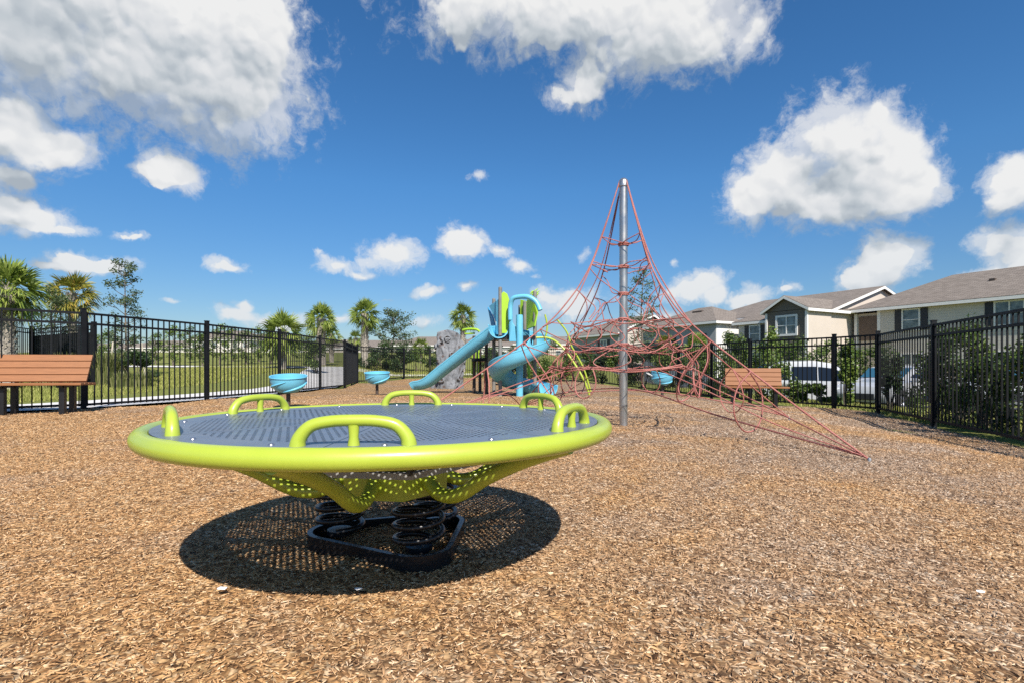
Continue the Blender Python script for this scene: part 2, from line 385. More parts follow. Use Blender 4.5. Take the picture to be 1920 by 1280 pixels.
# ------------------------------------------------------------------ mesh helpers
class MB:
    def __init__(s): s.v = []; s.f = []
    def quad(s, a, b, c, d): i = len(s.v); s.v += [tuple(a), tuple(b), tuple(c), tuple(d)]; s.f.append((i, i+1, i+2, i+3))
    def poly(s, pts): i = len(s.v); s.v += [tuple(p) for p in pts]; s.f.append(tuple(range(i, i+len(pts))))
    def box(s, c, d, mtx=None):
        i = len(s.v); hx, hy, hz = d[0]/2, d[1]/2, d[2]/2
        for z in (-hz, hz):
            for (x, y) in ((-hx, -hy), (hx, -hy), (hx, hy), (-hx, hy)):
                p = Vector((x, y, z))
                if mtx is not None: p = mtx @ p
                s.v.append((c[0]+p.x, c[1]+p.y, c[2]+p.z))
        s.f += [tuple(i+k for k in q) for q in ((0, 3, 2, 1), (4, 5, 6, 7), (0, 1, 5, 4), (1, 2, 6, 5), (2, 3, 7, 6), (3, 0, 4, 7))]
    def tube(s, pts, r, n=8, closed=False, cap=True, rs=None):
        pts = [Vector(p) for p in pts]; m = len(pts); i0 = len(s.v); up = None
        for k, p in enumerate(pts):
            a = pts[(k-1) % m] if (closed or k > 0) else p; b = pts[(k+1) % m] if (closed or k < m-1) else p
            t = (b-a)
            t = t.normalized() if t.length > 1e-9 else Vector((0, 0, 1))
            if up is None:
                up = t.cross(Vector((0, 0, 1)))
                if up.length < .05: up = t.cross(Vector((1, 0, 0)))
                up.normalize()
            up = (up - t*up.dot(t)).normalized(); w = t.cross(up)
            rr = rs[k] if rs else r
            for j in range(n):
                th = 2*pi*j/n; q = p + (up*cos(th)+w*sin(th))*rr; s.v.append((q.x, q.y, q.z))
        for k in range(m if closed else m-1):
            for j in range(n):
                a = i0+k*n+j; b = i0+k*n+(j+1) % n; c = i0+((k+1) % m)*n+(j+1) % n; d = i0+((k+1) % m)*n+j
                s.f.append((a, b, c, d))
        if cap and not closed:
            s.f.append(tuple(i0+j for j in range(n))[::-1]); s.f.append(tuple(i0+(m-1)*n+j for j in range(n)))
    def lathe(s, prof, n=24, c=(0, 0, 0), mtx=None, a0=0., a1=2*pi):
        i0 = len(s.v); full = abs(a1-a0-2*pi) < 1e-6; cols = n if full else n+1
        for k in range(cols):
            th = a0+(a1-a0)*k/n
            for (r, z) in prof:
                p = Vector((r*cos(th), r*sin(th), z))
                if mtx is not None: p = mtx @ p
                s.v.append((p.x+c[0], p.y+c[1], p.z+c[2]))
        m = len(prof)
        for k in range(n):
            k2 = (k+1) % cols
            for j in range(m-1):
                s.f.append((i0+k*m+j, i0+k2*m+j, i0+k2*m+j+1, i0+k*m+j+1))
    def grid(s, fn, nu, nv):
        i0 = len(s.v)
        for a in range(nu+1):
            for b in range(nv+1): s.v.append(tuple(fn(a/nu, b/nv)))
        for a in range(nu):
            for b in range(nv):
                k = i0+a*(nv+1)+b; s.f.append((k, k+nv+1, k+nv+2, k+1))
    def build(s, name, m, parent=None, smooth=40, bevel=0, solid=0, uv=False):
        me = bpy.data.meshes.new(name); me.from_pydata(s.v, [], s.f); me.validate(); me.update()
        bm = bmesh.new(); bm.from_mesh(me); bmesh.ops.remove_doubles(bm, verts=bm.verts, dist=1e-5)
        bmesh.ops.recalc_face_normals(bm, faces=bm.faces)
        if bevel > 0:
            es = [e for e in bm.edges if len(e.link_faces) == 2 and e.calc_face_angle(0) > .6]
            bmesh.ops.bevel(bm, geom=es, offset=bevel, segments=2, affect='EDGES', profile=.6, clamp_overlap=True)
        if uv:
            lay = bm.loops.layers.uv.new('UVMap')
            for f in bm.faces:
                nrm = f.normal; hx = Vector((-nrm.y, nrm.x, 0))
                hx = hx.normalized() if hx.length > 1e-4 else Vector((1, 0, 0)); hy = nrm.cross(hx)
                for l in f.loops: l[lay].uv = (l.vert.co.dot(hx), l.vert.co.dot(hy))
        bm.to_mesh(me); bm.free()
        if smooth:
            me.shade_smooth(); me.set_sharp_from_angle(angle=radians(smooth))
        me.materials.append(M[m])
        o = bpy.data.objects.new(name, me); COL.objects.link(o)
        if parent is not None: o.parent = parent
        if solid:
            md = o.modifiers.new('solid', 'SOLIDIFY'); md.thickness = solid; md.offset = 0
        return o

def np_mesh(name, verts, nper, m, parent=None, faces_tpl=None):
    """verts (K*nper,3); every nper verts make faces from faces_tpl (quads)."""
    K = len(verts)//nper
    tpl = np.array(faces_tpl if faces_tpl is not None else [[0, 1, 2, 3]])
    fc = (tpl[None]+(np.arange(K)*nper)[:, None, None]).reshape(-1, tpl.shape[1])
    me = bpy.data.meshes.new(name); me.vertices.add(len(verts)); me.vertices.foreach_set('co', np.asarray(verts, np.float32).ravel())
    nf, ns = fc.shape
    me.loops.add(nf*ns); me.loops.foreach_set('vertex_index', fc.astype(np.int32).ravel())
    me.polygons.add(nf); me.polygons.foreach_set('loop_start', np.arange(0, nf*ns, ns, dtype=np.int32))
    me.update(calc_edges=True); me.materials.append(M[m])
    o = bpy.data.objects.new(name, me); COL.objects.link(o)
    if parent is not None: o.parent = parent
    return o

def tag(o, label=None, cat=None, group=None, kind=None):
    if label: o['label'] = label
    if cat: o['category'] = cat
    if group: o['group'] = group
    if kind: o['kind'] = kind
    return o
def empty(name, loc=(0, 0, 0), rz=0, label=None, cat=None, group=None):
    o = bpy.data.objects.new(name, None); COL.objects.link(o); o.location = loc; o.rotation_euler = (0, 0, rz)
    o.empty_display_size = .2
    return tag(o, label, cat, group)
def copy_tree(o, parent=None):
    c = o.copy(); COL.objects.link(c); c.parent = parent
    if parent is not None: c.matrix_parent_inverse = o.matrix_parent_inverse.copy()
    for ch in list(KIDS.get(o.name, [])) or [x for x in bpy.data.objects if x.parent == o]: copy_tree(ch, c)
    return c
KIDS = {}
def spline(pts, n=6, closed=False):
    P_ = [Vector(p) for p in pts]; m = len(P_); out = []
    for k in range(m if closed else m-1):
        if closed: p0, p1, p2, p3 = P_[(k-1) % m], P_[k], P_[(k+1) % m], P_[(k+2) % m]
        else: p0, p1, p2, p3 = P_[max(k-1, 0)], P_[k], P_[k+1], P_[min(k+2, m-1)]
        for j in range(n):
            t = j/n; t2 = t*t; t3 = t2*t
            out.append(.5*((2*p1)+(p2-p0)*t+(2*p0-5*p1+4*p2-p3)*t2+(3*p1-p0-3*p2+p3)*t3))
    if not closed: out.append(P_[-1])
    return out
def W(px, Z, z=None, py=None):                          # a place at distance Z in the direction of a photo column
    return Vector(((px-960)/1000*Z, Z, z if z is not None else H-(py-688)/1000*Z))
def sm(a, b, x):
    t = min(1, max(0, (x-a)/(b-a))); return t*t*(3-2*t)
def smn(a, b, x):
    t = np.clip((x-a)/(b-a), 0, 1); return t*t*(3-2*t)

# ------------------------------------------------------------------ ground
def gz(x, y):
    right = -.23*sm(2.6, 6.2, x) - .055*max(0, min(y-10, 14))*sm(7.8, 11.5, x)
    st = 24-11*sm(6.3, 9.5, -x)
    t = 1-sm(.10, .32, x/max(y, 5))
    d = max(0, y-st); rise = .046*d if d < 60 else 2.76+.006*(d-60)
    return right*(1-sm(40, 120, y)) + rise*t
BOUND = [(-12, -5), (-10.9, 5.5), (-8.95, 6.95), (-7.03, 8.75), (-6.35, 11.1), (-5.93, 13.6), (-5.83, 16.2), (-5.80, 18.5), (-6.75, 23.3), (-5.4, 26.6), (-4.2, 27.3),
         (-1.8, 27.8), (.6, 27.6), (3.0, 26.0), (4.7, 22.5), (5.6, 17.9), (5.95, 15.9), (6.2, 13.9), (7.25, 12.0), (7.55, 11.0), (6.72, 8.5), (5.92, 6.05), (5.2, 3.9), (4.4, 1.6), (3.8, -.8), (3.4, -5)]
def build_ground():
    xs = np.concatenate([np.linspace(-900, -40, 14), np.linspace(-38, 38, 77), np.linspace(40, 900, 14)])
    ys = np.concatenate([np.linspace(-60, -4, 8), np.linspace(-2, 90, 93), np.linspace(95, 1500, 24)])
    b = MB(); n = len(ys)
    for x in xs:
        for y in ys: b.v.append((x, y, gz(x, y)-.03))
    for i in range(len(xs)-1):
        for j in range(n-1): b.f.append((i*n+j, (i+1)*n+j, (i+1)*n+j+1, i*n+j+1))
    tag(b.build('ground', 'lawn', smooth=60), kind='structure')
    # mulch bed: star shaped fan inside the fence
    c = (-.3, 9.0); b = MB(); NA, NRr = 720, 150
    segs = BOUND+[BOUND[0]]
    def rad(th):
        dx, dy = cos(th), sin(th); best = 1e9
        for (x1, y1), (x2, y2) in zip(segs, segs[1:]):
            ex, ey = x2-x1, y2-y1; den = dx*ey-dy*ex
            if abs(den) < 1e-9: continue
            t = ((x1-c[0])*ey-(y1-c[1])*ex)/den; u = ((x1-c[0])*dy-(y1-c[1])*dx)/den
            if t > 0 and -1e-6 <= u <= 1+1e-6: best = min(best, t)
        return best
    for a in range(NA):
        th = 2*pi*a/NA; r_ = rad(th)
        for k in range(NRr+1):
            rr = r_*(k/NRr); x, y = c[0]+rr*cos(th), c[1]+rr*sin(th)
            und = .016*sin(x*1.7+1.3*sin(y*1.1))+.012*sin(y*2.3+x*.9)
            dd = math.hypot(x+.448, y-2.005); und *= sm(.2, 1.6, dd); und += .034*(1-sm(.17, .27, math.hypot(x+.455, y-2.125)))-.010*(1-sm(.3, .9, dd))
            if k == NRr: und -= .02
            b.v.append((x, y, gz(x, y)+und))
    for a in range(NA):
        a2 = (a+1) % NA
        for k in range(NRr):
            b.f.append((a*(NRr+1)+k, a*(NRr+1)+k+1, a2*(NRr+1)+k+1, a2*(NRr+1)+k))
    tag(b.build('mulch_bed', 'mulch', smooth=80), kind='structure')
    # pavement outside the left fence, path over the lawn, street on the right
    def strip(name, pts, w0, w1, m, lift):
        b = MB(); pp = [Vector((p[0], p[1], 0)) for p in pts]
        L, Rr = [], []
        for k, p in enumerate(pp):
            t = (pp[min(k+1, len(pp)-1)]-pp[max(k-1, 0)]).normalized(); nn = Vector((-t.y, t.x, 0))
            L.append(p+nn*w0); Rr.append(p+nn*w1)
        def dense(P_):
            o = []
            for a, c2 in zip(P_, P_[1:]):
                for j in range(8): o.append(a.lerp(c2, j/8))
            return o+[P_[-1]]
        L, Rr = dense(L), dense(Rr)
        for k in range(len(L)):
            for q in range(5):
                p = L[k].lerp(Rr[k], q/4); b.v.append((p.x, p.y, gz(p.x, p.y)+lift))
        for k in range(len(L)-1):
            for q in range(4): i = k*5+q; b.f.append((i, i+1, i+6, i+5))
        return tag(b.build(name, m, smooth=60), kind='structure')
    strip('pavement', [(-13, 2), (-10.9, 5.4), (-8.95, 6.95), (-7.1, 8.75), (-6.4, 11.1), (-6.0, 13.6), (-5.9, 18.5), (-6.85, 23.3), (-8.5, 29)], .20, 2.3, 'concrete', .02)
    strip('path', [(-60, 34), (-32, 31), (-18, 29.5), (-9, 28.8), (-2, 31), (2, 40)], -.8, .8, 'concrete', .0)
    strip('road', [(13, 70), (14.5, 46), (14, 34), (13.4, 24), (14.0, 18), (16.5, 10), (21, -8)], -3.1, 3.1, 'asphalt', .01)
build_ground()

def inside(x, y):
    c = False; n = len(BOUND)
    for i in range(n):
        x1, y1 = BOUND[i]; x2, y2 = BOUND[i-1]
        if (y1 > y) != (y2 > y) and x < (x2-x1)*(y-y1)/(y2-y1)+x1: c = not c
    return c

# loose chips lying on the bed, dense close to the camera
def build_chips():
    K = 270000
    u = NR.random(K*2)
    Zmin, Zmax = .75, 13.
    # density ~ Z^-1.6 beyond 2 m, constant before; sample by table
    zz = np.linspace(Zmin, Zmax, 2000); dens = zz*np.where(zz < 2.2, 1, (2.2/zz)**1.5); cdf = np.cumsum(dens); cdf /= cdf[-1]
    Z = np.interp(NR.random(K), cdf, zz); X = (NR.random(K)*2-1)*(1.03*Z+.4)
    keep = np.array([inside(x, y) for x, y in zip(X, Z)]); X, Z = X[keep], Z[keep]; K = len(X)
    und = .016*np.sin(X*1.7+1.3*np.sin(Z*1.1))+.012*np.sin(Z*2.3+X*.9)
    dd = np.hypot(X+.448, Z-2.005); und = und*smn(.2, 1.6, dd)+.034*(1-smn(.17, .27, np.hypot(X+.455, Z-2.125)))-.010*(1-smn(.3, .9, dd))
    g0 = -.23*smn(2.6, 6.2, X)
    far = 1+.13*np.clip(Z-2, 0, 7)
    L = (.0065+.0145*NR.random(K)**1.5)*far; Wd = (.0014+.0026*NR.random(K)**1.6)*far; T = (.0008+.0018*NR.random(K))*far
    big = NR.random(K) < .015; L = np.where(big, L*1.7, L); Wd = np.where(big, Wd*2.2, Wd)
    yaw = NR.random(K)*2*pi; pit = NR.normal(0, .30, K); rol = NR.normal(0, .45, K)
    tpl = np.array([(-1, -.6, -1), (0, -1, -1), (1, -.5, -1), (1, .5, -1), (0, 1, -1), (-1, .6, -1)], float)
    tpl = np.concatenate([tpl, tpl*np.array([.96, .9, -1])])          # 12 verts, a bent splinter
    V = np.repeat(tpl[None], K, 0); V[:, [1, 4, 7, 10], 2] += NR.normal(0, 1.2, K)[:, None]
    V *= 1+NR.normal(0, .12, V.shape)
    V[..., 0] *= (L/2)[:, None]; V[..., 1] *= (Wd/2)[:, None]; V[..., 2] *= (T/2)[:, None]
    cr, sr = np.cos(rol)[:, None], np.sin(rol)[:, None]; y = V[..., 1]*cr-V[..., 2]*sr; z = V[..., 1]*sr+V[..., 2]*cr
    cp, sp = np.cos(pit)[:, None], np.sin(pit)[:, None]; x = V[..., 0]*cp+z*sp; z = -V[..., 0]*sp+z*cp
    cy, sy = np.cos(yaw)[:, None], np.sin(yaw)[:, None]; X2 = x*cy-y*sy; Y2 = x*sy+y*cy
    lift = .0015+.006*NR.random(K)
    out = np.stack([X2+X[:, None], Y2+Z[:, None], z+(g0+und+lift)[:, None]], -1).reshape(-1, 3)
    f = [[6, 7, 10, 11], [7, 8, 9, 10], [0, 1, 7, 6], [1, 2, 8, 7], [2, 3, 9, 8], [3, 4, 10, 9], [4, 5, 11, 10], [5, 0, 6, 11]]
    o = np_mesh('wood_chips', out, 12, 'wood_chip', None, f)
    tag(o, 'loose tan and grey shredded wood chips covering the playground floor', 'wood chips', kind='stuff')
build_chips()

# short grass along the outside of the fences
def build_grass():
    K = 100000; pts = []
    X = np.concatenate([NR.uniform(-17, -7.5, K), NR.uniform(7, 16, K//2), NR.uniform(-9, 4, K//3)])
    Y = np.concatenate([NR.uniform(8, 30, K), NR.uniform(5, 24, K//2), NR.uniform(27.8, 36, K//3)])
    ok = []
    for x, y in zip(X, Y):
        if inside(x, y): continue
        # keep the pavement clear
        if x < -5 and y < 29:
            bx = np.interp(y, [5.4, 6.95, 8.75, 11.1, 13.6, 18.5, 23.3, 29], [-10.9, -8.95, -7.1, -6.4, -6.0, -5.9, -6.85, -8.5])
            wv = 6.0 if y < 9.5 else 3.9
            if x > bx-wv and x < bx+.1: continue
        if x > np.interp(y, [-8, 10, 18, 24, 34], [21, 16.5, 14, 13.4, 14])-3.3:
            continue
        ok.append((x, y, gz(x, y)-.03))
    B = np.array(ok); K = len(B); h = NR.uniform(.04, .11, K); w = NR.uniform(.004, .010, K)
    a = NR.random(K)*2*pi; lean = NR.normal(0, .03, (K, 2))
    d = np.stack([np.cos(a)*w, np.sin(a)*w, np.zeros(K)], -1)
    top = B+np.stack([lean[:, 0], lean[:, 1], h], -1)
    V = np.stack([B-d, B+d, top+d*.2, top-d*.2], 1).reshape(-1, 3)
    tag(np_mesh('grass', V, 4, 'grass_blade'), 'short yellow green grass blades on the lawns outside the fence', 'grass', kind='stuff')
build_grass()

# ------------------------------------------------------------------ rocking disc
def build_disc():
    C = (-.448, 2.005); z0 = .510
    t = empty('rocking_disc', (C[0], C[1], 0), 0, 'large round rocking platform with lime green rim and handles and slate deck on coil springs', 'play equipment')
    b = MB(); b.tube([(.782*cos(a), .782*sin(a), z0-.022) for a in np.linspace(0, 2*pi, 129)[:-1]], .0285, 20, closed=True); b.build('rim', 'lime_paint', t, 60)
    b = MB()
    n = 128; prof = [(0.02, z0), (.3, z0-.0002), (.66, z0-.0005), (.757, z0-.001)]
    rad = [.14, .30, .46, .60, .70, .759]
    for dz in (0, .0015, .003):                         # the plate is 3 mm thick
        i0 = len(b.v); b.v.append((0, 0, z0-dz))
        for r in rad:
            for k in range(n): a = 2*pi*k/n; b.v.append((r*cos(a), r*sin(a), z0-dz))
        for k in range(n): b.f.append((i0, i0+1+k, i0+1+(k+1) % n))
        for q in range(len(rad)-1):
            for k in range(n): k2 = (k+1) % n; b.f.append((i0+1+q*n+k, i0+1+(q+1)*n+k, i0+1+(q+1)*n+k2, i0+1+q*n+k2))
    b.build('deck', 'deck_plate', t, 0)
    # dished trim ring under the deck edge
    b = MB(); b.lathe([(.70, z0-.012), (.758, z0-.004), (.758, z0-.03), (.70, z0-.02), (.70, z0-.012)], 96); b.build('edge_ring', 'steel_black', t)
    for k in range(6):
        a = radians(-85+60*k); ca, sa = cos(a), sin(a); r0 = .705
        def P3(s, h, r=r0): return (r*ca-s*sa, r*sa+s*ca, z0+h)
        b = MB()
        pts = spline([P3(-.134, -.012), P3(-.129, .018), P3(-.102, .048), P3(-.055, .059), P3(0, .061), P3(.055, .059), P3(.102, .048), P3(.129, .018), P3(.134, -.012)], 5)
        m = len(pts); rs = [.0145+.0075*abs(2*j/(m-1)-1)**3 for j in range(m)]
        b.tube(pts, .015, 12, rs=rs)
        b.tube([P3(0, -.01), P3(0, .02), P3(0, .05)], .012, 10, rs=[.017, .0115, .014])
        b.build('handle', 'lime_paint', t, 60)
    for k in range(16):
        a = radians(11+22.5*k); b = MB()
        b.lathe([(0, z0+.005), (.006, z0+.0045), (.009, z0+.001), (.0095, z0-.003)], 10, (.712*cos(a), .712*sin(a), 0)); b.build('bolt', 'rim_metal', t, 50)
    # three bent tubes that cross under the deck
    for k in range(6):
        a = radians(-98+60*k)
        def Q(r, z): return (r*cos(a), r*sin(a), z)
        b = MB(); b.tube(spline([Q(.775, .475), Q(.62, .418), Q(.47, .348), Q(.37, .286), Q(.31, .262), Q(.25, .262), Q(.20, .290), Q(.16, .340)], 6), .0245, 14)
        b.build('arm', 'lime_paint', t, 60)
    b = MB()
    hexp = [(.205*cos(radians(-68+60*k)), .205*sin(radians(-68+60*k))) for k in range(6)]
    for k in range(6):
        (x1, y1), (x2, y2) = hexp[k], hexp[(k+1) % 6]
        b.quad((x1, y1, .245), (x2, y2, .245), (x2*1.02, y2*1.02, .325), (x1*1.02, y1*1.02, .325))
    b.poly([(x, y, .245) for x, y in hexp])
    b.build('hub', 'lime_paint', t, 0, solid=.006)
    b = MB()
    h2 = [(.335*cos(radians(-68+60*k)), .335*sin(radians(-68+60*k))) for k in range(6)]
    h3 = [(.305*cos(radians(-68+60*k)), .305*sin(radians(-68+60*k))) for k in range(6)]
    for k in range(6):
        a1, a2 = h2[k], h2[(k+1) % 6]; c1, c2 = h3[k], h3[(k+1) % 6]
        zl, zh = .342, .362
        b.quad((*a1, zl), (*a2, zl), (*a2, zh), (*a1, zh)); b.quad((*c1, zl), (*c2, zl), (*c2, zh), (*c1, zh))
        b.quad((*a1, zl), (*a2, zl), (*c2, zl), (*c1, zl)); b.quad((*a1, zh), (*a2, zh), (*c2, zh), (*c1, zh))
    b.build('frame_ring', 'grey_edge', t, 0)
    for k in range(6):
        a = radians(-68+60*k); b = MB(); b.tube([(.32*cos(a), .32*sin(a), .36), (.45*cos(a), .45*sin(a), .43), (.70*cos(a), .70*sin(a), .492)], .012, 8); b.build('rib', 'steel_black', t, 60)
    # springs on a rounded triangular base
    sp = [(.105, -.045), (.12, .27), (-.245, .145)]
    for q0, (cx, cy) in enumerate(sp):
        b = MB(); turns = 3.6; pts = []; a = q0*2.1+.6; nn = int(turns*22)
        for j in range(nn+1):
            th = 2*pi*j/22+a; f = j/nn; rr = .088*(1-.5*sm(.93, 1, f)-.3*sm(.06, 0, f))
            pts.append((cx+rr*cos(th), cy+rr*sin(th), .055+.175*f))
        b.tube(pts, .0115, 8); b.build('spring', 'steel_black', t, 60)
        b = MB(); b.lathe([(0, .248), (.055, .248), (.055, .232), (0, .232)], 18, (cx, cy, 0)); b.build('spring_plate', 'steel_black', t)
        b = MB(); b.lathe([(0, .050), (.05, .050), (.05, .030), (0, .030)], 18, (cx, cy, 0)); b.build('spring_foot', 'steel_black', t)
    b = MB(); tri = []; m0 = (sum(p[0] for p in sp)/3, sum(p[1] for p in sp)/3)
    for k in range(3):
        c_, pv, nx = Vector(sp[k]), Vector(sp[k-1]), Vector(sp[(k+1) % 3])
        n1 = (c_-pv); n2 = (nx-c_); a1 = atan2(n1.y, n1.x)-pi/2; a2 = atan2(n2.y, n2.x)-pi/2
        while a2 < a1: a2 += 2*pi
        for q in range(9): th = a1+(a2-a1)*q/8; tri.append((c_.x, c_.y, th))
    m = len(tri)
    for k in range(m):
        (x1, y1, t1), (x2, y2, t2) = tri[k], tri[(k+1) % m]
        P1 = lambda r, z: (x1+r*cos(t1), y1+r*sin(t1), z); P2 = lambda r, z: (x2+r*cos(t2), y2+r*sin(t2), z)
        b.quad(P1(.125, -.01), P2(.125, -.01), P2(.125, .048), P1(.125, .048)); b.quad(P1(.105, -.01), P2(.105, -.01), P2(.105, .048), P1(.105, .048))
        b.quad(P1(.125, .048), P2(.125, .048), P2(.105, .048), P1(.105, .048))
    b.build('base_ring', 'steel_black', t, 30)
build_disc()

# ------------------------------------------------------------------ rope pyramid
def build_net():
    PX, PY = 1.342, 6.42
    t = empty('net_climber', (PX, PY, 0), 0, 'tall pyramid net climber of red ropes around a galvanised steel pole', 'play equipment')
    b = MB(); b.tube([(0, 0, -.05), (0, 0, .98), (0, 0, 2.90)], .049, 28); b.build('pole', 'galvanised', t)
    b = MB(); b.lathe([(.049, 2.86), (.060, 2.865), (.061, 2.915), (.050, 2.945), (.028, 2.965), (0, 2.972)], 24); b.build('cap', 'galvanised', t, 60)
    ANG = [radians(-60), radians(22), radians(112), radians(192)]
    RAD = [2.74, 2.72, 3.2, 2.70]
    def prof(r):
        return float(np.interp(r, [.05, .16, .29, .395, .52, .656, .9, 1.27, 1.657, 2.2, 2.73], [2.93, 2.60, 2.24, 1.965, 1.73, 1.536, 1.26, .965, .705, .34, 0]))
    def Nd(k, r, dz=0.):
        k %= 4; s_ = RAD[k]/2.73 if r > .7 else 1+(RAD[k]/2.73-1)*r/.7
        return Vector((r*s_*cos(ANG[k]), r*s_*sin(ANG[k]), prof(r)+dz))
    def pol(a, r, z): return Vector((r*cos(a), r*sin(a), z))
    cnt = [0]
    def rope(pts, r=.0070, n=5, name='rope', sides=6):
        b = MB(); b.tube(spline(pts, n), r, sides); b.build(name, 'rope_red', t, 60); cnt[0] += 1
    for k in range(4):
        rope([Nd(k, x) for x in (.05, .16, .29, .395, .52, .656, .9, 1.27, 1.657, 2.2, 2.73)]+[], .0080, 4, 'main_rope', 7)
        # companion rope that leaves the main rope low down
        o = radians(3.5)
        def off(r, d, dz=0):
            p = Nd(k, r, dz); return Vector((p.x*cos(d)-p.y*sin(d), p.x*sin(d)+p.y*cos(d), p.z))
        rope([off(.10, o), off(.29, o*1.5), off(.45, o*2), off(.66, o*3, -.04), off(.85, o*2, -.05), off(1.02, 0)], .0068, 4)
    def mid(a, b): 
        d = (b-a) % (2*pi); return a+d/2
    # collars
    for z in (2.18, 1.91, 1.585, 1.28, .976):
        b = MB(); b.tube([(.058*cos(a), .058*sin(a), z) for a in np.linspace(0, 2*pi, 17)[:-1]], .0115, 8, closed=True)
        b.tube([(.056*cos(a), .056*sin(a), z-.02) for a in np.linspace(0, 2*pi, 17)[:-1]], .009, 8, closed=True); b.build('collar', 'rope_red', t, 60)
    rj = random.Random(5)
    J = lambda p, s=.02: p+Vector((rj.uniform(-s, s), rj.uniform(-s, s), rj.uniform(-s, s)))
    rt = .0058
    def PA(a, r, z, s_=.03): return J(pol(a, r, z), s_)
    for k in range(4):
        a, a2 = ANG[k], ANG[(k+1) % 4]; m = mid(a, a2); w = (a2-a) % (2*pi)
        for s_ in (-1, 1): rope([pol(a+s_*.9, .06, 2.18), PA(a+s_*.45, .15, 2.19, .015), Nd(k, .285)], rt)
        rope([Nd(k, .42), PA(a+.40, .26, 1.89), PA(m, .19, 1.875), PA(a2-.40, .26, 1.89), Nd(k+1, .42)], rt)
        rope([pol(a+.2, .06, 1.905), PA(a, .18, 1.90, .01), Nd(k, .40)], rt)
        # diagonals between the second and fourth level
        rope([Nd(k, .44), PA(a+.12, .32, 1.78), PA(a+.25, .17, 1.64), pol(a+.4, .06, 1.585)], rt)
        rope([Nd(k, .60), PA(a-.13, .50, 1.52), PA(a-.22, .47, 1.38), PA(a-.40, .55, 1.22)], rt)
        rope([Nd(k, .60), PA(a+.12, .48, 1.50), PA(a+.30, .42, 1.38), PA(a+.38, .52, 1.22)], rt)
        rope([pol(m, .06, 1.575), PA(m-.2, .20, 1.49), PA(m-.45, .36, 1.42), PA(m-.25, .50, 1.24)], rt)
        rope([PA(m-.3, .22, 1.50), PA(m+.1, .33, 1.38), PA(m+.4, .40, 1.24)], rt)
        # fourth level
        rope([pol(a, .06, 1.275), PA(a, .25, 1.24), PA(a+.05, .5, 1.20), PA(a, .72, 1.23), Nd(k, .95)], rt)
        rope([pol(m, .06, 1.275), PA(m+.1, .22, 1.20), PA(m, .42, 1.17), PA(m-.1, .58, 1.22)], rt)
        rope([PA(a, .66, 1.24), PA(a+.35, .58, 1.17), PA(m-.1, .60, 1.23), PA(m+.3, .56, 1.15), PA(a2, .66, 1.24)], .0075)
        # open cells between the fourth and fifth level
        for f in (.22, .72):
            aa = a+w*f; rr = .56
            rope([PA(aa-.30, rr, 1.20), PA(aa-.40, rr+.08, 1.06), PA(aa-.18, rr+.10, .94), PA(aa+.12, rr+.10, .92), PA(aa+.34, rr+.10, 1.05), PA(aa+.24, rr, 1.19)], rt)
        rope([PA(m, .40, 1.16), PA(m+.25, .44, 1.04), PA(m, .50, .93), PA(m-.2, .60, .90)], rt)
        # fifth level
        rope([pol(a, .06, .972), PA(a-.2, .3, .91), PA(a, .58, .93), Nd(k, 1.05)], rt)
        rope([pol(m, .06, .972), PA(m+.2, .28, .89), PA(m, .5, .87), PA(m, .74, .90)], rt)
        rope([PA(a, .74, .95), PA(a+.3, .70, .88), PA(m, .74, .91), PA(a2-.3, .70, .87), PA(a2, .74, .95)], .0078)
        # lower hoop, two ropes close together
        for dz, rr in ((0, 1), (.022, .98)):
            rope([J(pol(a, .93*rr, .70+dz), .012), J(pol(a+.25, .84*rr, .66+dz), .012), J(pol(m-.25, .80*rr, .685+dz), .012), J(pol(m+.25, .80*rr, .66+dz), .012), J(pol(a2-.25, .84*rr, .68+dz), .012), J(pol(a2, .93*rr, .70+dz), .012)], .0078)
        for f in (.12, .55):
            aa = a+w*f
            rope([PA(aa-.05, .74, .90), PA(aa-.24, .84, .78), PA(aa-.06, .84, .68), PA(aa+.22, .86, .76), PA(aa+.10, .74, .90)], rt)
        # hoops hanging under the lower hoop
        for f in ((.36,) if k % 2 else (.30, .68)):
            aa = a+w*f; r0 = .86
            rope([pol(aa-.10, r0, .67), pol(aa-.15, r0+.02, .54), pol(aa-.12, r0+.03, .42), pol(aa-.02, r0+.03, .365), pol(aa+.09, r0+.02, .42), pol(aa+.14, r0+.01, .54), pol(aa+.10, r0, .67)], .0072)
        # long lens shaped loops that hang from the main rope
        side = Vector((-sin(ANG[k]), cos(ANG[k]), 0)); rad_ = Vector((cos(ANG[k]), sin(ANG[k]), 0))
        for r1, drift, lo, wd in ((1.24, -.34, .34, .15), (1.68, .02, .10, .19)):
            p1 = Nd(k, r1); h_ = p1.z-lo
            rope([p1, p1+side*wd+rad_*drift*.35-Vector((0, 0, h_*.35)), p1+side*wd*1.05+rad_*drift*.8-Vector((0, 0, h_*.72)), p1+side*wd*.5+rad_*drift-Vector((0, 0, h_*.96)), p1-side*wd*.4+rad_*drift-Vector((0, 0, h_*.97)), p1-side*wd*1.05+rad_*drift*.7-Vector((0, 0, h_*.70)), p1-side*wd*.8+rad_*drift*.2-Vector((0, 0, h_*.33)), Nd(k, r1+.04)], .0074)
        # connecting ropes from the main rope into the body of the net
        rope([Nd(k, 1.27), PA(a+.16, 1.08, .88), PA(a+.22, .90, .78), PA(a+.2, .86, .69)], rt)
        rope([Nd(k, 1.05), PA(a-.15, .92, .98), PA(a-.25, .76, .93)], rt)
        # ropes from the lower hoop down to the anchor
        A1 = Nd(k, 2.70)
        rope([A1, PA(a+.06, 2.1, .24), PA(a+.14, 1.5, .45), PA(a+.28, .86, .68)], rt)
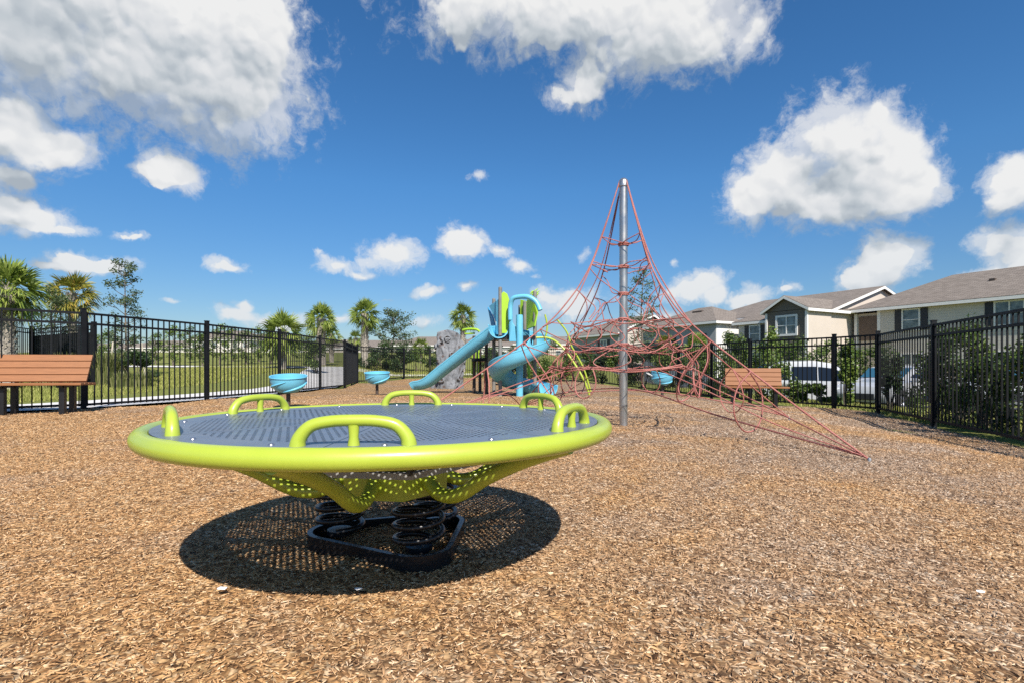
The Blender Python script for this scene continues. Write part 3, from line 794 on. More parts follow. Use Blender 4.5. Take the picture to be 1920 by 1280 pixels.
        rope([A1, PA(a-.06, 2.1, .21), PA(a-.14, 1.5, .42), PA(a-.28, .86, .67)], rt)
        b = MB(); p = Nd(k, 2.73)
        b.lathe([(0, .016), (.010, .014), (.014, .0), (.014, -.05)], 10, (p.x, p.y, 0)); b.build('anchor', 'galvanised', t)
    A, Dd, B, C = Nd(0, 2.7), Nd(2, 2.7), Nd(1, 2.7), Nd(3, 2.7)
    rope([A, A.lerp(Dd, .25)+Vector((0, 0, .20)), A.lerp(Dd, .5)+Vector((.13, .08, .40)), A.lerp(Dd, .75)+Vector((0, 0, .30)), Dd], .0085)
    rope([B, B.lerp(Dd, .3)+Vector((-.2, -.1, .28)), B.lerp(Dd, .65)+Vector((-.1, -.2, .30)), Dd], .0085)
    rope([C, C.lerp(Dd, .35)+Vector((.3, -.1, .26)), C.lerp(Dd, .7)+Vector((.2, -.1, .26)), Dd], .0085)
build_net()

# ------------------------------------------------------------------ spinner bowls
def build_spinner(label, loc, lean, side_lean, swirl, depth=.27, r=.30, height=.56, plat=False):
    t = empty('spinner_bowl', loc, 0, label, 'play equipment', 'blue spinning bowls')
    b = MB(); b.tube([(0, 0, -.03), (0, 0, height-depth+.02)], .036, 14); b.build('post', 'post_brown', t)
    mt = Matrix.Rotation(lean, 4, 'X') @ Matrix.Rotation(side_lean, 4, 'Y') @ Matrix.Rotation(swirl, 4, 'Z'); b = MB()
    def pr(u, a=0.): return r*(.26+.74*sin(u*pi/2)**.62), -depth+depth*u**1.5
    prof = [pr(k/15) for k in range(16)]
    inner = [(x-.016, z+.014) for x, z in prof]
    full = [(0, -depth)]+prof+[(r+.014, .004), (r+.010, .018), (r-.012, .014)]+inner[::-1][1:]+[(0, -depth+.016)]
    b.lathe(full, 44, (0, 0, height), mt); b.build('bowl', 'blue_plastic', t, 50)
    for q in range(3):
        b = MB(); pts = []
        for j in range(16):
            a = q*2.1+j*.17; u = .22+.66*j/15; rr, zz = pr(u); p = mt @ Vector(((rr+.004)*cos(a), (rr+.004)*sin(a), zz)); pts.append((p.x, p.y, p.z+height))
        b.tube(pts, .013, 8, rs=[.004+.017*sin(pi*j/15) for j in range(16)]); b.build('swirl_rib', 'blue_plastic', t, 60)
    if plat:
        for s_ in (-.05, .06):
            b = MB(); b.tube([(-.26, s_, height-.06), (-.38, s_*1.5, height+.02)], .009, 6); b.build('grip', 'white_trim', t)
    return t
build_spinner('light blue spinner bowl nearest the left fence, upright on a brown post', (-3.90, 9.30, 0), .13, .03, .3, height=.535, depth=.27)
build_spinner('light blue spinner bowl on a slim post before the back fence, left of the slide', (-3.34, 13.2, 0), .10, 0., 2.2, height=.56, depth=.27)
build_spinner('tilted light blue spinner bowl behind the rope net beside the right fence', (3.75, 13.3, gz(3.75, 13.3)), .05, .20, .25, depth=.28, r=.27, height=.60, plat=True)

# ------------------------------------------------------------------ play structure
def build_structure():
    t = empty('play_structure', (-.1, 13.4, 0), 0, 'blue and lime play tower with a straight slide and a spiral slide', 'play equipment')
    def L(px, Z, py=None, z=None):
        p = W(px, Z, z, py); return Vector((p.x+.1, p.y-13.4, p.z))
    # posts
    for px, Z, top in ((926, 13.9, 2.45), (938, 12.9, 2.60), (1003, 13.0, 2.52), (984, 14.1, 2.4), (975, 14.5, 2.35)):
        p = L(px, Z, z=0); b = MB(); b.tube([(p.x, p.y, -.03), (p.x, p.y, top)], .045, 16)
        b.lathe([(.045, top), (.043, top+.02), (.02, top+.035), (0, top+.038)], 14, (p.x, p.y, 0)); b.build('post', 'post_grey', t)
    for px, Z, top in ((889, 14.6, 1.55), (900, 15.2, 1.6), (912, 14.2, 1.5)):
        p = L(px, Z, z=0); b = MB(); b.tube([(p.x, p.y, -.03), (p.x, p.y, top)], .045, 16); b.build('post', 'post_brown', t)
    # platforms
    def plat(pts, z, name='platform'):
        b = MB(); b.poly([(p.x, p.y, z) for p in pts]); b.poly([(p.x, p.y, z-.09) for p in pts][::-1])
        for p, q in zip(pts, pts[1:]+pts[:1]): b.quad((p.x, p.y, z-.09), (q.x, q.y, z-.09), (q.x, q.y, z), (p.x, p.y, z))
        b.build(name, 'steel_black', t, 0)
    plat([L(921, 13.95, z=0), L(936, 12.85, z=0), L(1004, 12.95, z=0), L(990, 14.2, z=0)], 1.46)
    plat([L(884, 14.4, z=0), L(912, 14.1, z=0), L(922, 15.2, z=0), L(896, 15.5, z=0)], .95)
    # lime panels
    def panel(pts, m='lime_plastic', th=.03, name='panel'):
        b = MB(); n_ = (pts[1]-pts[0]).cross(pts[2]-pts[0]).normalized()*th
        b.poly([p for p in pts]); b.poly([p+n_ for p in pts][::-1])
        for p, q in zip(pts, pts[1:]+pts[:1]): b.quad(p, q, q+n_, p+n_)
        b.build(name, m, t, 0, bevel=.006)
    panel([L(941, 12.9, 625), L(957, 12.9, 625), L(960, 12.9, 605), L(956, 12.9, 588), L(955, 12.9, 562), L(951, 12.9, 551), L(944, 12.9, 547), L(940, 12.9, 551)])
    panel([L(976, 14.3, 622), L(990, 14.1, 622), L(991, 14.1, 566), L(977, 14.3, 562)])
    panel([L(989, 13.3, 618), L(1004, 12.9, 612), L(1009, 12.9, 588), L(1010, 12.9, 574), L(1003, 12.9, 566), L(990, 13.3, 562)])
    # leaf topper
    b = MB()
    for (x1, y1, x2, y2) in ((996, 556, 1009, 541), (999, 558, 1012, 545), (1003, 560, 1011, 549), (994, 552, 1004, 545)):
        a_, c_ = L(x1, 13.1, y1), L(x2, 13.1, y2); b.tube([a_, a_.lerp(c_, .5)+Vector((-.01, 0, .02)), c_], .018, 8, rs=[.012, .024, .006])
    b.build('leaf_topper', 'lime_plastic', t, 60)
    # straight slide: trough swept along a curve
    def trough(path, halfw, wall, name, m, lip=.02, ups=None):
        pts = path; sec = []
        for j in range(15):
            th = pi*(j/14); sec.append((-cos(th)*halfw, -sin(th)**.8*wall+0.))
        sec = [(-halfw-lip, -.02)]+[(-halfw-lip, .012)]+sec+[(halfw+lip, .012)]+[(halfw+lip, -.02)]
        out = [(halfw+.012, -.02)]+[(-cos(pi-pi*(j/10))*(halfw+.014), -sin(pi-pi*(j/10))**.8*(wall+.02)-.012) for j in range(11)]+[(-halfw-.012, -.02)]
        full = sec+out; b = MB(); i0 = 0; m_ = len(full)
        for k, p in enumerate(pts):
            a_ = pts[max(k-1, 0)]; c_ = pts[min(k+1, len(pts)-1)]; tt = (c_-a_).normalized()
            side = tt.cross(Vector((0, 0, 1))).normalized(); up = side.cross(tt)
            for (x, z) in full: q = p+side*x+up*z; b.v.append((q.x, q.y, q.z))
        for k in range(len(pts)-1):
            for j in range(m_): a_ = k*m_+j; b_ = k*m_+(j+1) % m_; b.f.append((a_, b_, b_+m_, a_+m_))
        b.f.append(tuple(range(m_))[::-1]); b.f.append(tuple((len(pts)-1)*m_+j for j in range(m_)))
        return b.build(name, m, t, 35)
    top = L(934, 13.35, z=1.70); bot = L(789, 14.6, z=.30)
    path = spline([L(940, 13.3, z=1.70), L(930, 13.35, z=1.69), L(915, 13.5, z=1.58), L(885, 13.75, z=1.30), L(850, 14.05, z=.93), L(822, 14.3, z=.62), L(805, 14.45, z=.42), L(793, 14.55, z=.34), L(782, 14.65, z=.31), L(776, 14.7, z=.26)], 6)
    trough(path, .20, .20, 'slide', 'blue_plastic')
    b = MB(); p = L(785, 14.6, z=0); b.tube([(p.x, p.y, -.02), (p.x, p.y, .12)], .03, 10); b.build('slide_foot', 'lime_paint', t)
    # hood over the straight slide
    b = MB()
    A_ = [L(918, 13.6, 575), L(934, 13.0, 563), L(937, 13.0, 628), L(934, 13.1, 628), L(930, 13.2, 600)]
    panel([L(917, 13.5, 574), L(933, 13.1, 562), L(934, 13.1, 604), L(929, 13.2, 603)], 'blue_plastic', .04, 'hood')
    panel([L(931, 13.0, 563), L(938, 12.95, 560), L(938, 12.95, 627), L(931, 13.0, 627)], 'blue_plastic', .04, 'hood')
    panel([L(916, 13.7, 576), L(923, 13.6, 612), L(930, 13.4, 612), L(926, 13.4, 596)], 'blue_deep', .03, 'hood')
    # spiral slide around a blue column
    CX, CY = L(974, 13.0, z=0).x, -.55
    b = MB(); b.tube([(CX, CY, -.02), (CX, CY, 1.95)], .085, 20); b.build('column', 'blue_plastic', t)
    pts = []
    for j in range(73):
        f = j/72; th = pi*1.0-f*2*pi*1.42
        zc = float(np.interp(f, [0, .18, .42, .62, .82, 1], [1.72, 1.66, 1.30, .92, .52, .30])); rr = .50+.10*sm(.8, 1, f)
        pts.append(Vector((CX+rr*cos(th), CY+rr*sin(th), zc)))
    trough(pts, .24, .30, 'spiral_slide', 'blue_plastic')
    # exit lip of the spiral slide
    th = pi*1.0-2*pi*1.42; tdir = Vector((sin(th), -cos(th), -.12)); e0 = pts[-1]
    trough([e0, e0+tdir*.18+Vector((0, 0, -.01)), e0+tdir*.36], .25, .24, 'slide_exit', 'blue_plastic')
    # handrail arches over the spiral slide
    b = MB(); b.tube(spline([L(957, 12.7, 600), L(957, 12.7, 575), L(961, 12.65, 561), L(972, 12.6, 557), L(990, 12.5, 557), L(1005, 12.45, 566), L(1013, 12.4, 582)], 6), .058, 12); b.build('entry_arch', 'blue_plastic', t, 60)
    panel([L(956, 12.75, 640), L(968, 12.7, 640), L(966, 12.7, 612), L(962, 12.7, 606), L(960, 12.7, 588), L(956, 12.75, 600)], 'blue_plastic', .05, 'entry_panel')
    # lime rail above the low platform
    b = MB(); b.tube(spline([L(868, 14.8, 619), L(880, 14.7, 617), L(894, 14.6, 618), L(899, 14.6, 622)], 4), .035, 8); b.tube([L(872, 14.8, 626), L(890, 14.7, 625)], .025, 8)
    b.build('rail', 'lime_plastic', t, 60)
    b = MB()
    for px in (886, 892, 898): b.tube([L(px, 14.6, 655), L(px-1, 14.6, 700)], .02, 8)
    b.build('rail', 'lime_plastic', t, 60)
    # ladder and rung panel under the tower
    b = MB()
    for z in (.25, .5, .75, 1.0, 1.25): b.tube([L(925, 14.1, z=z), L(943, 14.1, z=z)], .018, 8)
    b.build('ladder', 'post_brown', t)
    for px in (979, 992):
        b = MB(); b.tube([L(px, 13.9, 640), L(px, 13.9, 725)], .03, 8); b.build('rail', 'lime_plastic', t, 60)
    return t
build_structure()

def build_arch_climber():
    t = empty('arch_climber', (1.05, 12.6, 0), 0, 'lime green arched tube climber half hidden behind the rope net', 'play equipment')
    o = Vector((1.05, 12.6, 0))
    def L(px, Z, py): return W(px, Z, None, py)-o
    for d in (0, .42):
        b = MB(); b.tube(spline([L(1005, 12.6+d, 633), L(1030, 12.6+d, 634), L(1052, 12.5+d, 648), L(1075, 12.4+d, 678), L(1095, 12.3+d, 712), L(1106, 12.3+d, 742)], 6), .026, 10); b.build('side_tube', 'lime_paint', t, 60)
    for (x, y) in ((1022, 633), (1045, 643), (1063, 662), (1080, 687), (1094, 711)):
        b = MB(); b.tube([L(x, 12.5, y), L(x-1, 12.92, y)], .018, 8); b.build('rung', 'lime_paint', t, 60)
    for (x1, y1, x2, y2) in ((1022, 590, 1022, 640), (1045, 600, 1072, 650), (1072, 650, 1108, 735)):
        b = MB(); b.tube(spline([L(x1, 13.2, y1), L((x1+x2)/2+4, 13.2, (y1+y2)/2-3), L(x2, 13.2, y2)], 5), .022, 8); b.build('tube', 'lime_paint', t, 60)
build_arch_climber()

def build_rock():
    o = W(838, 17.6, z=0); t = empty('climbing_rock', o, .25, 'grey boulder shaped climbing rock with brown hollows behind the straight slide', 'play equipment')
    b = MB(); rr = random.Random(3)
    def f(u, v):
        th = 2*pi*u; z = 1.93*v
        r = .43*(1-.30*v**3)*(1 if v < .96 else .55); wob = .10*sin(3*th+4*v)+.07*sin(5*th-7*v+1)+.05*sin(9*th+13*v)+.05*sin(14*th-19*v)+.04*sin(11*th+29*v)
        if v > .99: r = .02; wob = 0
        return ((r+wob*.6)*cos(th)*1.0+.10*sin(3*v), (r+wob*.5)*sin(th)*.6, z)
    b.grid(f, 64, 40); o2 = b.build('rock', 'rock_grey', t, 70)
    for k in range(22):
        u, v = rr.random(), rr.uniform(.1, .92); p = Vector(f(u, v)); b = MB()
        q = p*1.0; out = Vector((p.x, p.y, 0)).normalized()
        b.tube([(p+out*.03+Vector((.09*cos(a)*-out.y, .09*cos(a)*out.x, .065*sin(a)))) for a in np.linspace(0, 2*pi, 11)[:-1]], .028, 6, closed=True); hd_ = b.build('hold', 'rock_grey', t, 60)
        b = MB(); b.poly([(p+out*.025+Vector((.085*cos(a)*-out.y, .085*cos(a)*out.x, .06*sin(a)))) for a in np.linspace(0, 2*pi, 13)[:-1]]); b.build('hollow', 'brown_board', hd_, 0)
build_rock()

# ------------------------------------------------------------------ fences
def fence(name, pts, label, z_top=1.60, hh=1.62, cat='fence', panelh=None, first_post=True, last_post=True, origin=None):
    o = Vector((pts[0][0], pts[0][1], 0)); t = empty(name, o, 0, label, cat)
    P_ = [Vector((p[0], p[1], 0)) for p in pts]
    zb = [z_top-hh+.03 for p in P_]
    for k, p in enumerate(P_):
        if (k == 0 and not first_post) or (k == len(P_)-1 and not last_post): continue
        z = gz(p.x, p.y); b = MB(); zt = z_top+.045; d = p-o
        pr = Matrix.Rotation(atan2((P_[min(k+1, len(P_)-1)]-P_[max(k-1, 0)]).y, (P_[min(k+1, len(P_)-1)]-P_[max(k-1, 0)]).x), 3, 'Z'); b.box((d.x, d.y, (zt+z-.1)/2), (.066, .066, zt-z+.1), pr); b.box((d.x, d.y, zt+.008), (.078, .078, .016), pr); b.build('post', 'black_paint', t, 0)
    for a, c in zip(P_, P_[1:]):
        b = MB(); d = (c-a); Ln = d.length; d.normalize(); ang = atan2(d.y, d.x); mt = Matrix.Rotation(ang, 3, 'Z')
        z1 = gz(a.x, a.y)+.07; z2 = gz(c.x, c.y)+.07
        mid = (a+c)/2-o
        for zz in (z_top-.0, z_top-.165): b.box((mid.x, mid.y, zz-.02), (Ln-.07, .034, .036), mt)
        zz = (z1+z2)/2; tilt = Matrix.Rotation(ang, 3, 'Z') @ Matrix.Rotation(-math.atan2(z2-z1, Ln), 3, 'Y')
        b.box((mid.x, mid.y, zz+.02), (Ln-.07, .034, .036), tilt)
        n = max(2, round((Ln-.08)/.112)); 
        for j in range(n):
            f = (j+.5)/n; p = a.lerp(c, f)-o; zl = z1+(z2-z1)*f-.02; b.box((p.x, p.y, (z_top-.005+zl)/2), (.0175, .0175, z_top-.03-zl), mt)
        b.build('picket_panel', 'black_paint', t, 0)
    return t
LF = [(-10.9, 5.5), (-8.95, 6.95), (-7.03, 8.75), (-6.35, 11.1), (-5.93, 13.6), (-5.83, 16.2), (-5.80, 18.5)]
fence('metal_fence', LF, 'long black metal picket fence along the left side behind the brown bench')
fence('metal_gate', [(-5.80, 18.58), (-6.28, 20.9), (-6.75, 23.2)], 'black metal gate section seen edge on where the left fence turns to the back', cat='gate', first_post=False, last_post=False)
fence('metal_fence', [(-6.75, 23.3), (-5.4, 26.6), (-4.2, 27.3), (-1.8, 27.8), (.6, 27.6), (3.0, 26.0), (4.7, 22.5), (5.6, 17.98)], 'far black metal picket fence at the back, behind the slides and climbing rock', z_top=1.62, last_post=False)
fence('metal_fence', [(5.6, 17.9), (5.95, 15.9), (6.2, 13.9), (7.25, 12.0), (7.55, 11.0)], 'black metal picket fence behind the right hand bench, before the parked white cars', z_top=1.38, last_post=False)
fence('metal_fence', [(7.55, 11.0), (6.72, 8.5), (5.92, 6.05), (5.2, 3.9), (4.4, 1.6), (3.8, -.8)], 'tall black metal picket fence at the right edge in front of dense shrubs', z_top=1.385)

def build_enclosure():
    pts = [W(-60, 15, z=0), W(60, 18.5, z=0), W(176, 16.5, z=0)]
    t = empty('dark_screen_fence', pts[2], 0, 'second dark fence with black screening behind the palms at far left', 'fence')
    for a, c, full in ((pts[0], pts[1], False), (pts[1], pts[2], True)):
        o = pts[2]; d = c-a; Ln = d.length; ang = atan2(d.y, d.x); mt = Matrix.Rotation(ang, 3, 'Z'); mid = (a+c)/2-o; g0 = gz(a.x, a.y)
        b = MB(); n = round(Ln/.13)
        for j in range(n):
            p = a.lerp(c, (j+.5)/n)-o; b.box((p.x, p.y, 1.15), (.02, .02, 1.65), mt)
        for zz in (2.0, 1.86, .35): b.box((mid.x, mid.y, zz), (Ln, .035, .035), mt)
        b.build('picket_panel', 'black_paint', t, 0)
        if full:
            b = MB(); n = 26
            for j in range(n):
                p = a.lerp(c, (j+.5)/n)-o; b.box((p.x, p.y+.06, 1.0), (Ln/n*.93, .03, 1.55+.05*R.random()), mt)
            b.build('screen_board', 'dark_panel', t, 0)
    for p in pts:
        b = MB(); q = p-pts[2]; b.box((q.x, q.y, 1.1), (.11, .11, 2.0)); b.build('post', 'black_paint', t, 0)
build_enclosure()

# ------------------------------------------------------------------ benches
def build_bench(label, loc, rz, length, legs):
    t = empty('park_bench', loc, rz, label, 'bench', 'brown slatted benches')
    for k in range(4):
        b = MB(); z = .535+.103*k; y = .10+.046*k
        b.box((0, y, z), (length, .030, .104), Matrix.Rotation(radians(-24), 3, 'X')); b.build('back_slat', 'bench_slat', t, 0, bevel=.006)
    for k in range(4):
        b = MB(); b.box((.05, .05-.105*k, .450+(.006 if k else .0)), (length+.14, .092, .034)); b.build('seat_slat', 'bench_slat', t, 0, bevel=.006)
    for x in legs:
        b = MB(); b.box((x, .08, .205), (.07, .07, .45)); b.build('leg', 'steel_black', t, 0)
        b = MB(); b.box((x, -.17, .205), (.07, .07, .45)); b.build('leg', 'steel_black', t, 0)
        b = MB(); b.box((x, -.05, .418), (.05, .44, .03)); b.build('bracket', 'steel_black', t, 0)
        b = MB(); b.box((x, .215, .67), (.05, .02, .46), Matrix.Rotation(radians(-24), 3, 'X')); b.build('back_support', 'steel_black', t, 0)
    return t
build_bench('brown slatted bench with black legs by the left fence', (-7.42, 7.92, 0), radians(12), 1.85, (-.85, -.02, .74))
build_bench('brown slatted bench with black legs by the right fence, behind the net ropes', (5.68, 12.55, gz(5.68, 12.55)), radians(-20), 1.22, (-.46, .46))

# ------------------------------------------------------------------ foliage
def leaves(centers, size, n, name, m, parent, spread, aspect=.5, droop=.0, rs=None, up=.3):
    """n leaf quads scattered round each centre (gaussian, spread)"""
    g = rs or NR
    C = np.repeat(np.asarray(centers, float), n, 0); K = len(C)
    sp_ = np.asarray(spread, float)
    d = g.normal(0, 1, (K, 3)); d /= np.linalg.norm(d, axis=1)[:, None]+1e-9
    P_ = C+d*(g.random(K)**.5)[:, None]*sp_
    a = g.normal(0, 1, (K, 3)); a[:, 2] = a[:, 2]*.6-droop; a /= np.linalg.norm(a, axis=1)[:, None]+1e-9
    nr = d*.6+g.normal(0, .6, (K, 3)); nr[:, 2] += up
    bb = np.cross(a, nr); bb /= np.linalg.norm(bb, axis=1)[:, None]+1e-9
    s = size*g.uniform(.6, 1.35, K); a = a*s[:, None]*.5; bb = bb*(s*aspect)[:, None]*.5
    V = np.stack([P_-a, P_-a*.1+bb, P_+a, P_-a*.1-bb], 1).reshape(-1, 3)
    return np_mesh(name, V, 4, m, parent)

def tree(name, label, x, y, h, crown_r, crown_z0, m='oak_leaf', nleaf=26, nbr=16, leaf=.07, seed=1, sparse=.35, group=None, cat='tree', clump=.26, trunk_r=.05, stakes=False):
    rr = random.Random(seed); g = np.random.default_rng(seed); z0 = gz(x, y)-.05
    t = empty(name, (x, y, z0), 0, label, cat, group)
    b = MB(); tips = []
    top = Vector((rr.uniform(-.1, .1), rr.uniform(-.1, .1), h*.97))
    tp = spline([(0, 0, 0), (rr.uniform(-.04, .04), 0, h*.25), (rr.uniform(-.08, .08), rr.uniform(-.05, .05), h*.6), top], 5)
    b.tube(tp, .05, 8, rs=[trunk_r*(1-.85*j/(len(tp)-1)) for j in range(len(tp))])
    def at(f): return tp[min(len(tp)-1, int(f*(len(tp)-1)))]
    for k in range(nbr):
        f = crown_z0/h+(1-crown_z0/h)*(k+.3)/nbr; p = at(f); a = k*2.4+rr.uniform(-.4, .4)
        u = (f*h-crown_z0)/(h-crown_z0); wid = crown_r*(.45+.75*sin(pi*min(1, (u*.85+.12))))*rr.uniform(.6, 1.1)
        e = p+Vector((wid*cos(a), wid*sin(a), wid*rr.uniform(.25, .8)))
        mpt = p.lerp(e, .5)+Vector((0, 0, -.04))
        br = spline([p, mpt, e], 4); b.tube(br, .01, 5, rs=[trunk_r*.34*(1-.85*j/(len(br)-1)) for j in range(len(br))])
        tips += [p.lerp(e, .55), p.lerp(e, .8), e]
        for q in range(2):
            e2 = mpt.lerp(e, .6)+Vector((rr.uniform(-1, 1), rr.uniform(-1, 1), rr.uniform(-.2, .8)))*wid*.45
            b.tube([mpt, e2], .006, 4, rs=[trunk_r*.16, .003]); tips.append(e2)
    tips.append(top)
    b.build('trunk', 'bark', t, 60)
    tips = [p for p in tips if rr.random() > sparse]
    leaves([tuple(p) for p in tips], leaf, nleaf, 'crown', m, t, (clump, clump, clump*.8), rs=g)
    if stakes:
        for a in (0.3, 2.4, 4.5):
            b = MB(); b.tube([(.62*cos(a), .62*sin(a), -.02), (.50*cos(a), .50*sin(a), 1.35)], .028, 8); b.build('stake', 'stake_wood', t)
            b = MB(); b.tube([(.50*cos(a), .50*sin(a), 1.28), (0, 0, 1.5)], .006, 4); b.build('tie', 'stake_wood', t)
    return t

def frond_np(g, origin, a, elev, length, nlf, fan, tw0=0):
    """fan leaf of a sabal palm: petiole then many drooping narrow leaflets"""
    out = []
    pet = length*.42; d0 = np.array([cos(a)*cos(elev), sin(a)*cos(elev), sin(elev)]); side = np.array([-sin(a), cos(a), 0]); upv = np.cross(d0, side)*-1
    tw = g.normal(0, .75); side, upv = side*cos(tw)+upv*sin(tw), upv*cos(tw)-side*sin(tw)
    hub = origin+d0*pet+np.array([0, 0, -.04*length])
    w = .012; out.append(np.array([origin-side*w*1.6, origin+side*w*1.6, hub+side*w, hub-side*w]))
    for j in range(nlf):
        f = (j+.5)/nlf*2-1; th = f*fan; Lf = length*.62*(1-.22*abs(f))*g.uniform(.85, 1.1)
        dirv_ = d0*cos(th)+side*sin(th)+upv*(.12*cos(th*2))+g.normal(0, .05, 3)
        dirv_ /= np.linalg.norm(dirv_)
        wid = .020*length*g.uniform(.8, 1.3); sd = np.cross(dirv_, upv+g.normal(0, .25, 3)); sd /= np.linalg.norm(sd)+1e-9
        m1 = hub+dirv_*Lf*.55+np.array([0, 0, -.03*length]); droop = np.array([0, 0, -.20*length*(.4+g.random())*(1.1-abs(elev)*.5)])
        e = hub+dirv_*Lf*.92+droop
        out.append(np.array([hub-sd*wid*.4, hub+sd*wid*.4, m1+sd*wid, m1-sd*wid])); out.append(np.array([m1-sd*wid, m1+sd*wid, e+sd*wid*.12, e-sd*wid*.12]))
    return out
def palm_mesh(seed, nf=34, R_=1.15, m='palm_leaf'):
    g = np.random.default_rng(seed); q = []
    for k in range(nf):
        u = (k+.5)/nf; elev = radians(86-138*u**.9+g.normal(0, 9)); a = k*2.39996+g.normal(0, .15)
        q += frond_np(g, np.array([0, 0, -.16*u]), a, elev, R_*g.uniform(.8, 1.08), 19, radians(72))
    return np.concatenate(q)
def palm(label, px, py, Z, R_, th=.13, seed=1, m='palm_leaf', group='palm trees outside the fence', nf=34, gzz=None):
    x, y = (px-960)/1000*Z, Z; zc = H+(688-py)/1000*Z; z0 = gz(x, y)-.05 if gzz is None else gzz
    nf = int(nf*1.35); t = empty('palm_tree', (x, y, z0), 0, label, 'palm tree', group); hh = zc-z0; rr = random.Random(seed)
    b = MB(); n = 22; lean = rr.uniform(-.08, .08)
    pts = [(lean*sin(pi*j/n)*1., 0, hh*j/n) for j in range(n+1)]
    b.tube(pts, th, 12, rs=[th*(1.12-.2*(j/n)+(.18*(j/n)**6)) for j in range(n+1)])
    b.build('trunk', 'bark_light', t, 60)
    # old leaf bases crossing over the trunk
    g = np.random.default_rng(seed+50); q = []
    zz = max(.25, hh*.28)
    while zz < hh-.02:
        for k in range(7):
            a = 2*pi*k/7+(zz*7.3) % 1*.9; r0 = th*1.0; c_, s_ = cos(a), sin(a); tx = np.array([-s_, c_, 0])
            p = np.array([c_*r0, s_*r0, zz]); o_ = np.array([c_, s_, 0]); L_ = .16*g.uniform(.8, 1.2)
            for sg in (-1, 1):
                e = p+o_*.055*g.uniform(.7, 1.4)+np.array([0, 0, L_])+tx*sg*.075; w = tx*.018
                q.append(np.array([p-w, p+w, e+w*.6, e-w*.6]))
        zz += .085
    np_mesh('leaf_base', np.concatenate(q), 4, 'bark_light', t)
    V = palm_mesh(seed, nf, R_, m); V = V+np.array([lean*0, 0, hh])
    np_mesh('crown', V, 4, m, t)
    return t
palm('tallest and nearest palm at the left edge, with a wide green crown', 16, 540, 15.0, 1.08, .16, 3, nf=40)
palm('palm at far left partly cut off by the frame, behind the nearest palm', -30, 545, 17.0, 1.35, .15, 4, nf=40)
palm('palm with yellowing orange fronds left of the thin staked tree', 135, 550, 21.0, 1.08, .15, 5, 'palm_leaf_yellow', nf=30)
palm('low wide palm crown just above the left fence, nearest its turn', 530, 622, 27, 1.35, .15, 6, nf=34)
palm('thick trunked green palm above the corner of the left fence', 603, 598, 30, 1.12, .23, 7, nf=36)
palm('small low palm crown tucked right behind the thick trunked one', 622, 627, 36, .85, .14, 8, nf=24)
palm('straight palm with one yellow frond beside the sparse dark tree', 684, 588, 31, 1.15, .20, 9, nf=36)
palm('short palm crown left of the straight palm trunk', 667, 634, 38, .80, .13, 10, nf=22)
palm('small distant low palm just left of the climbing rock', 789, 648, 44, .95, .14, 11, nf=24)
palm('palm standing behind the straight slide and climbing rock', 868, 592, 33, 1.05, .15, 12, nf=34)
palm('low palm in front of the pale houses, right of the net pole', 1306, 648, 30, .95, .14, 14, nf=26)
palm('low yellow green palm just right of the net pole, before the houses', 1247, 646, 28, .8, .14, 15, 'palm_leaf_yellow', nf=22)

def T(px, Z): return ((px-960)/1000*Z, Z)
x, y = T(236, 19.5); tree('oak_tree', 'thin staked oak with sparse grey green leaves beyond the left fence', x, y, 4.45, .50, 1.1, nleaf=26, nbr=30, leaf=.085, seed=21, sparse=.10, stakes=True, clump=.20, group='young oaks beyond the fence')
x, y = T(736, 33); tree('oak_tree', 'sparse dark oak beside the straight palm behind the back fence', x, y, 3.6, 1.0, 1.0, nleaf=34, nbr=26, leaf=.12, seed=22, sparse=.05, clump=.32, trunk_r=.07, group='young oaks beyond the fence')
x, y = T(1205, 24); tree('oak_tree', 'airy oak with bare twiggy top behind the net pole', x, y, 5.5, .65, 2.0, nleaf=22, nbr=24, leaf=.10, seed=23, sparse=.30, clump=.26, trunk_r=.07, group='young oaks beyond the fence')
x, y = T(100, 19); tree('oak_tree', 'small leafy tree between the two left palms', x, y, 3.3, .55, .8, nleaf=30, nbr=18, leaf=.09, seed=24, sparse=.1, clump=.24, group='young oaks beyond the fence')
# rows of slim young trees beyond the lawn
cols = [(182, 34, 2.5), (205, 31, 2.9), (292, 33, 2.6), (325, 30, 3.0), (356, 36, 3.3), (380, 30, 2.5), (412, 31, 3.3), (437, 38, 3.3), (462, 33, 2.9), (486, 37, 3.4), (508, 33, 2.7), (552, 38, 3.0), (578, 34, 2.6)]
adj = ['slim', 'bushy', 'round', 'tall', 'leaning', 'sparse', 'full', 'narrow', 'low', 'dense', 'small', 'broad', 'loose']
for k, (px, Z, h) in enumerate(cols):
    x, y = T(px, Z)
    where = 'left of the thin oak' if px < 260 else ('right of the thin oak' if px < 398 else 'right of the third fence post')
    tree('young_tree', '%s young tree beyond the left fence, %s' % (adj[k], where), x, y, h*.72, .42, .5, m='bush_leaf_bright' if k % 3 == 0 else 'bush_leaf', nleaf=24, nbr=12, leaf=.11, seed=40+k, sparse=.15, clump=.27, group='young trees beyond the lawn')

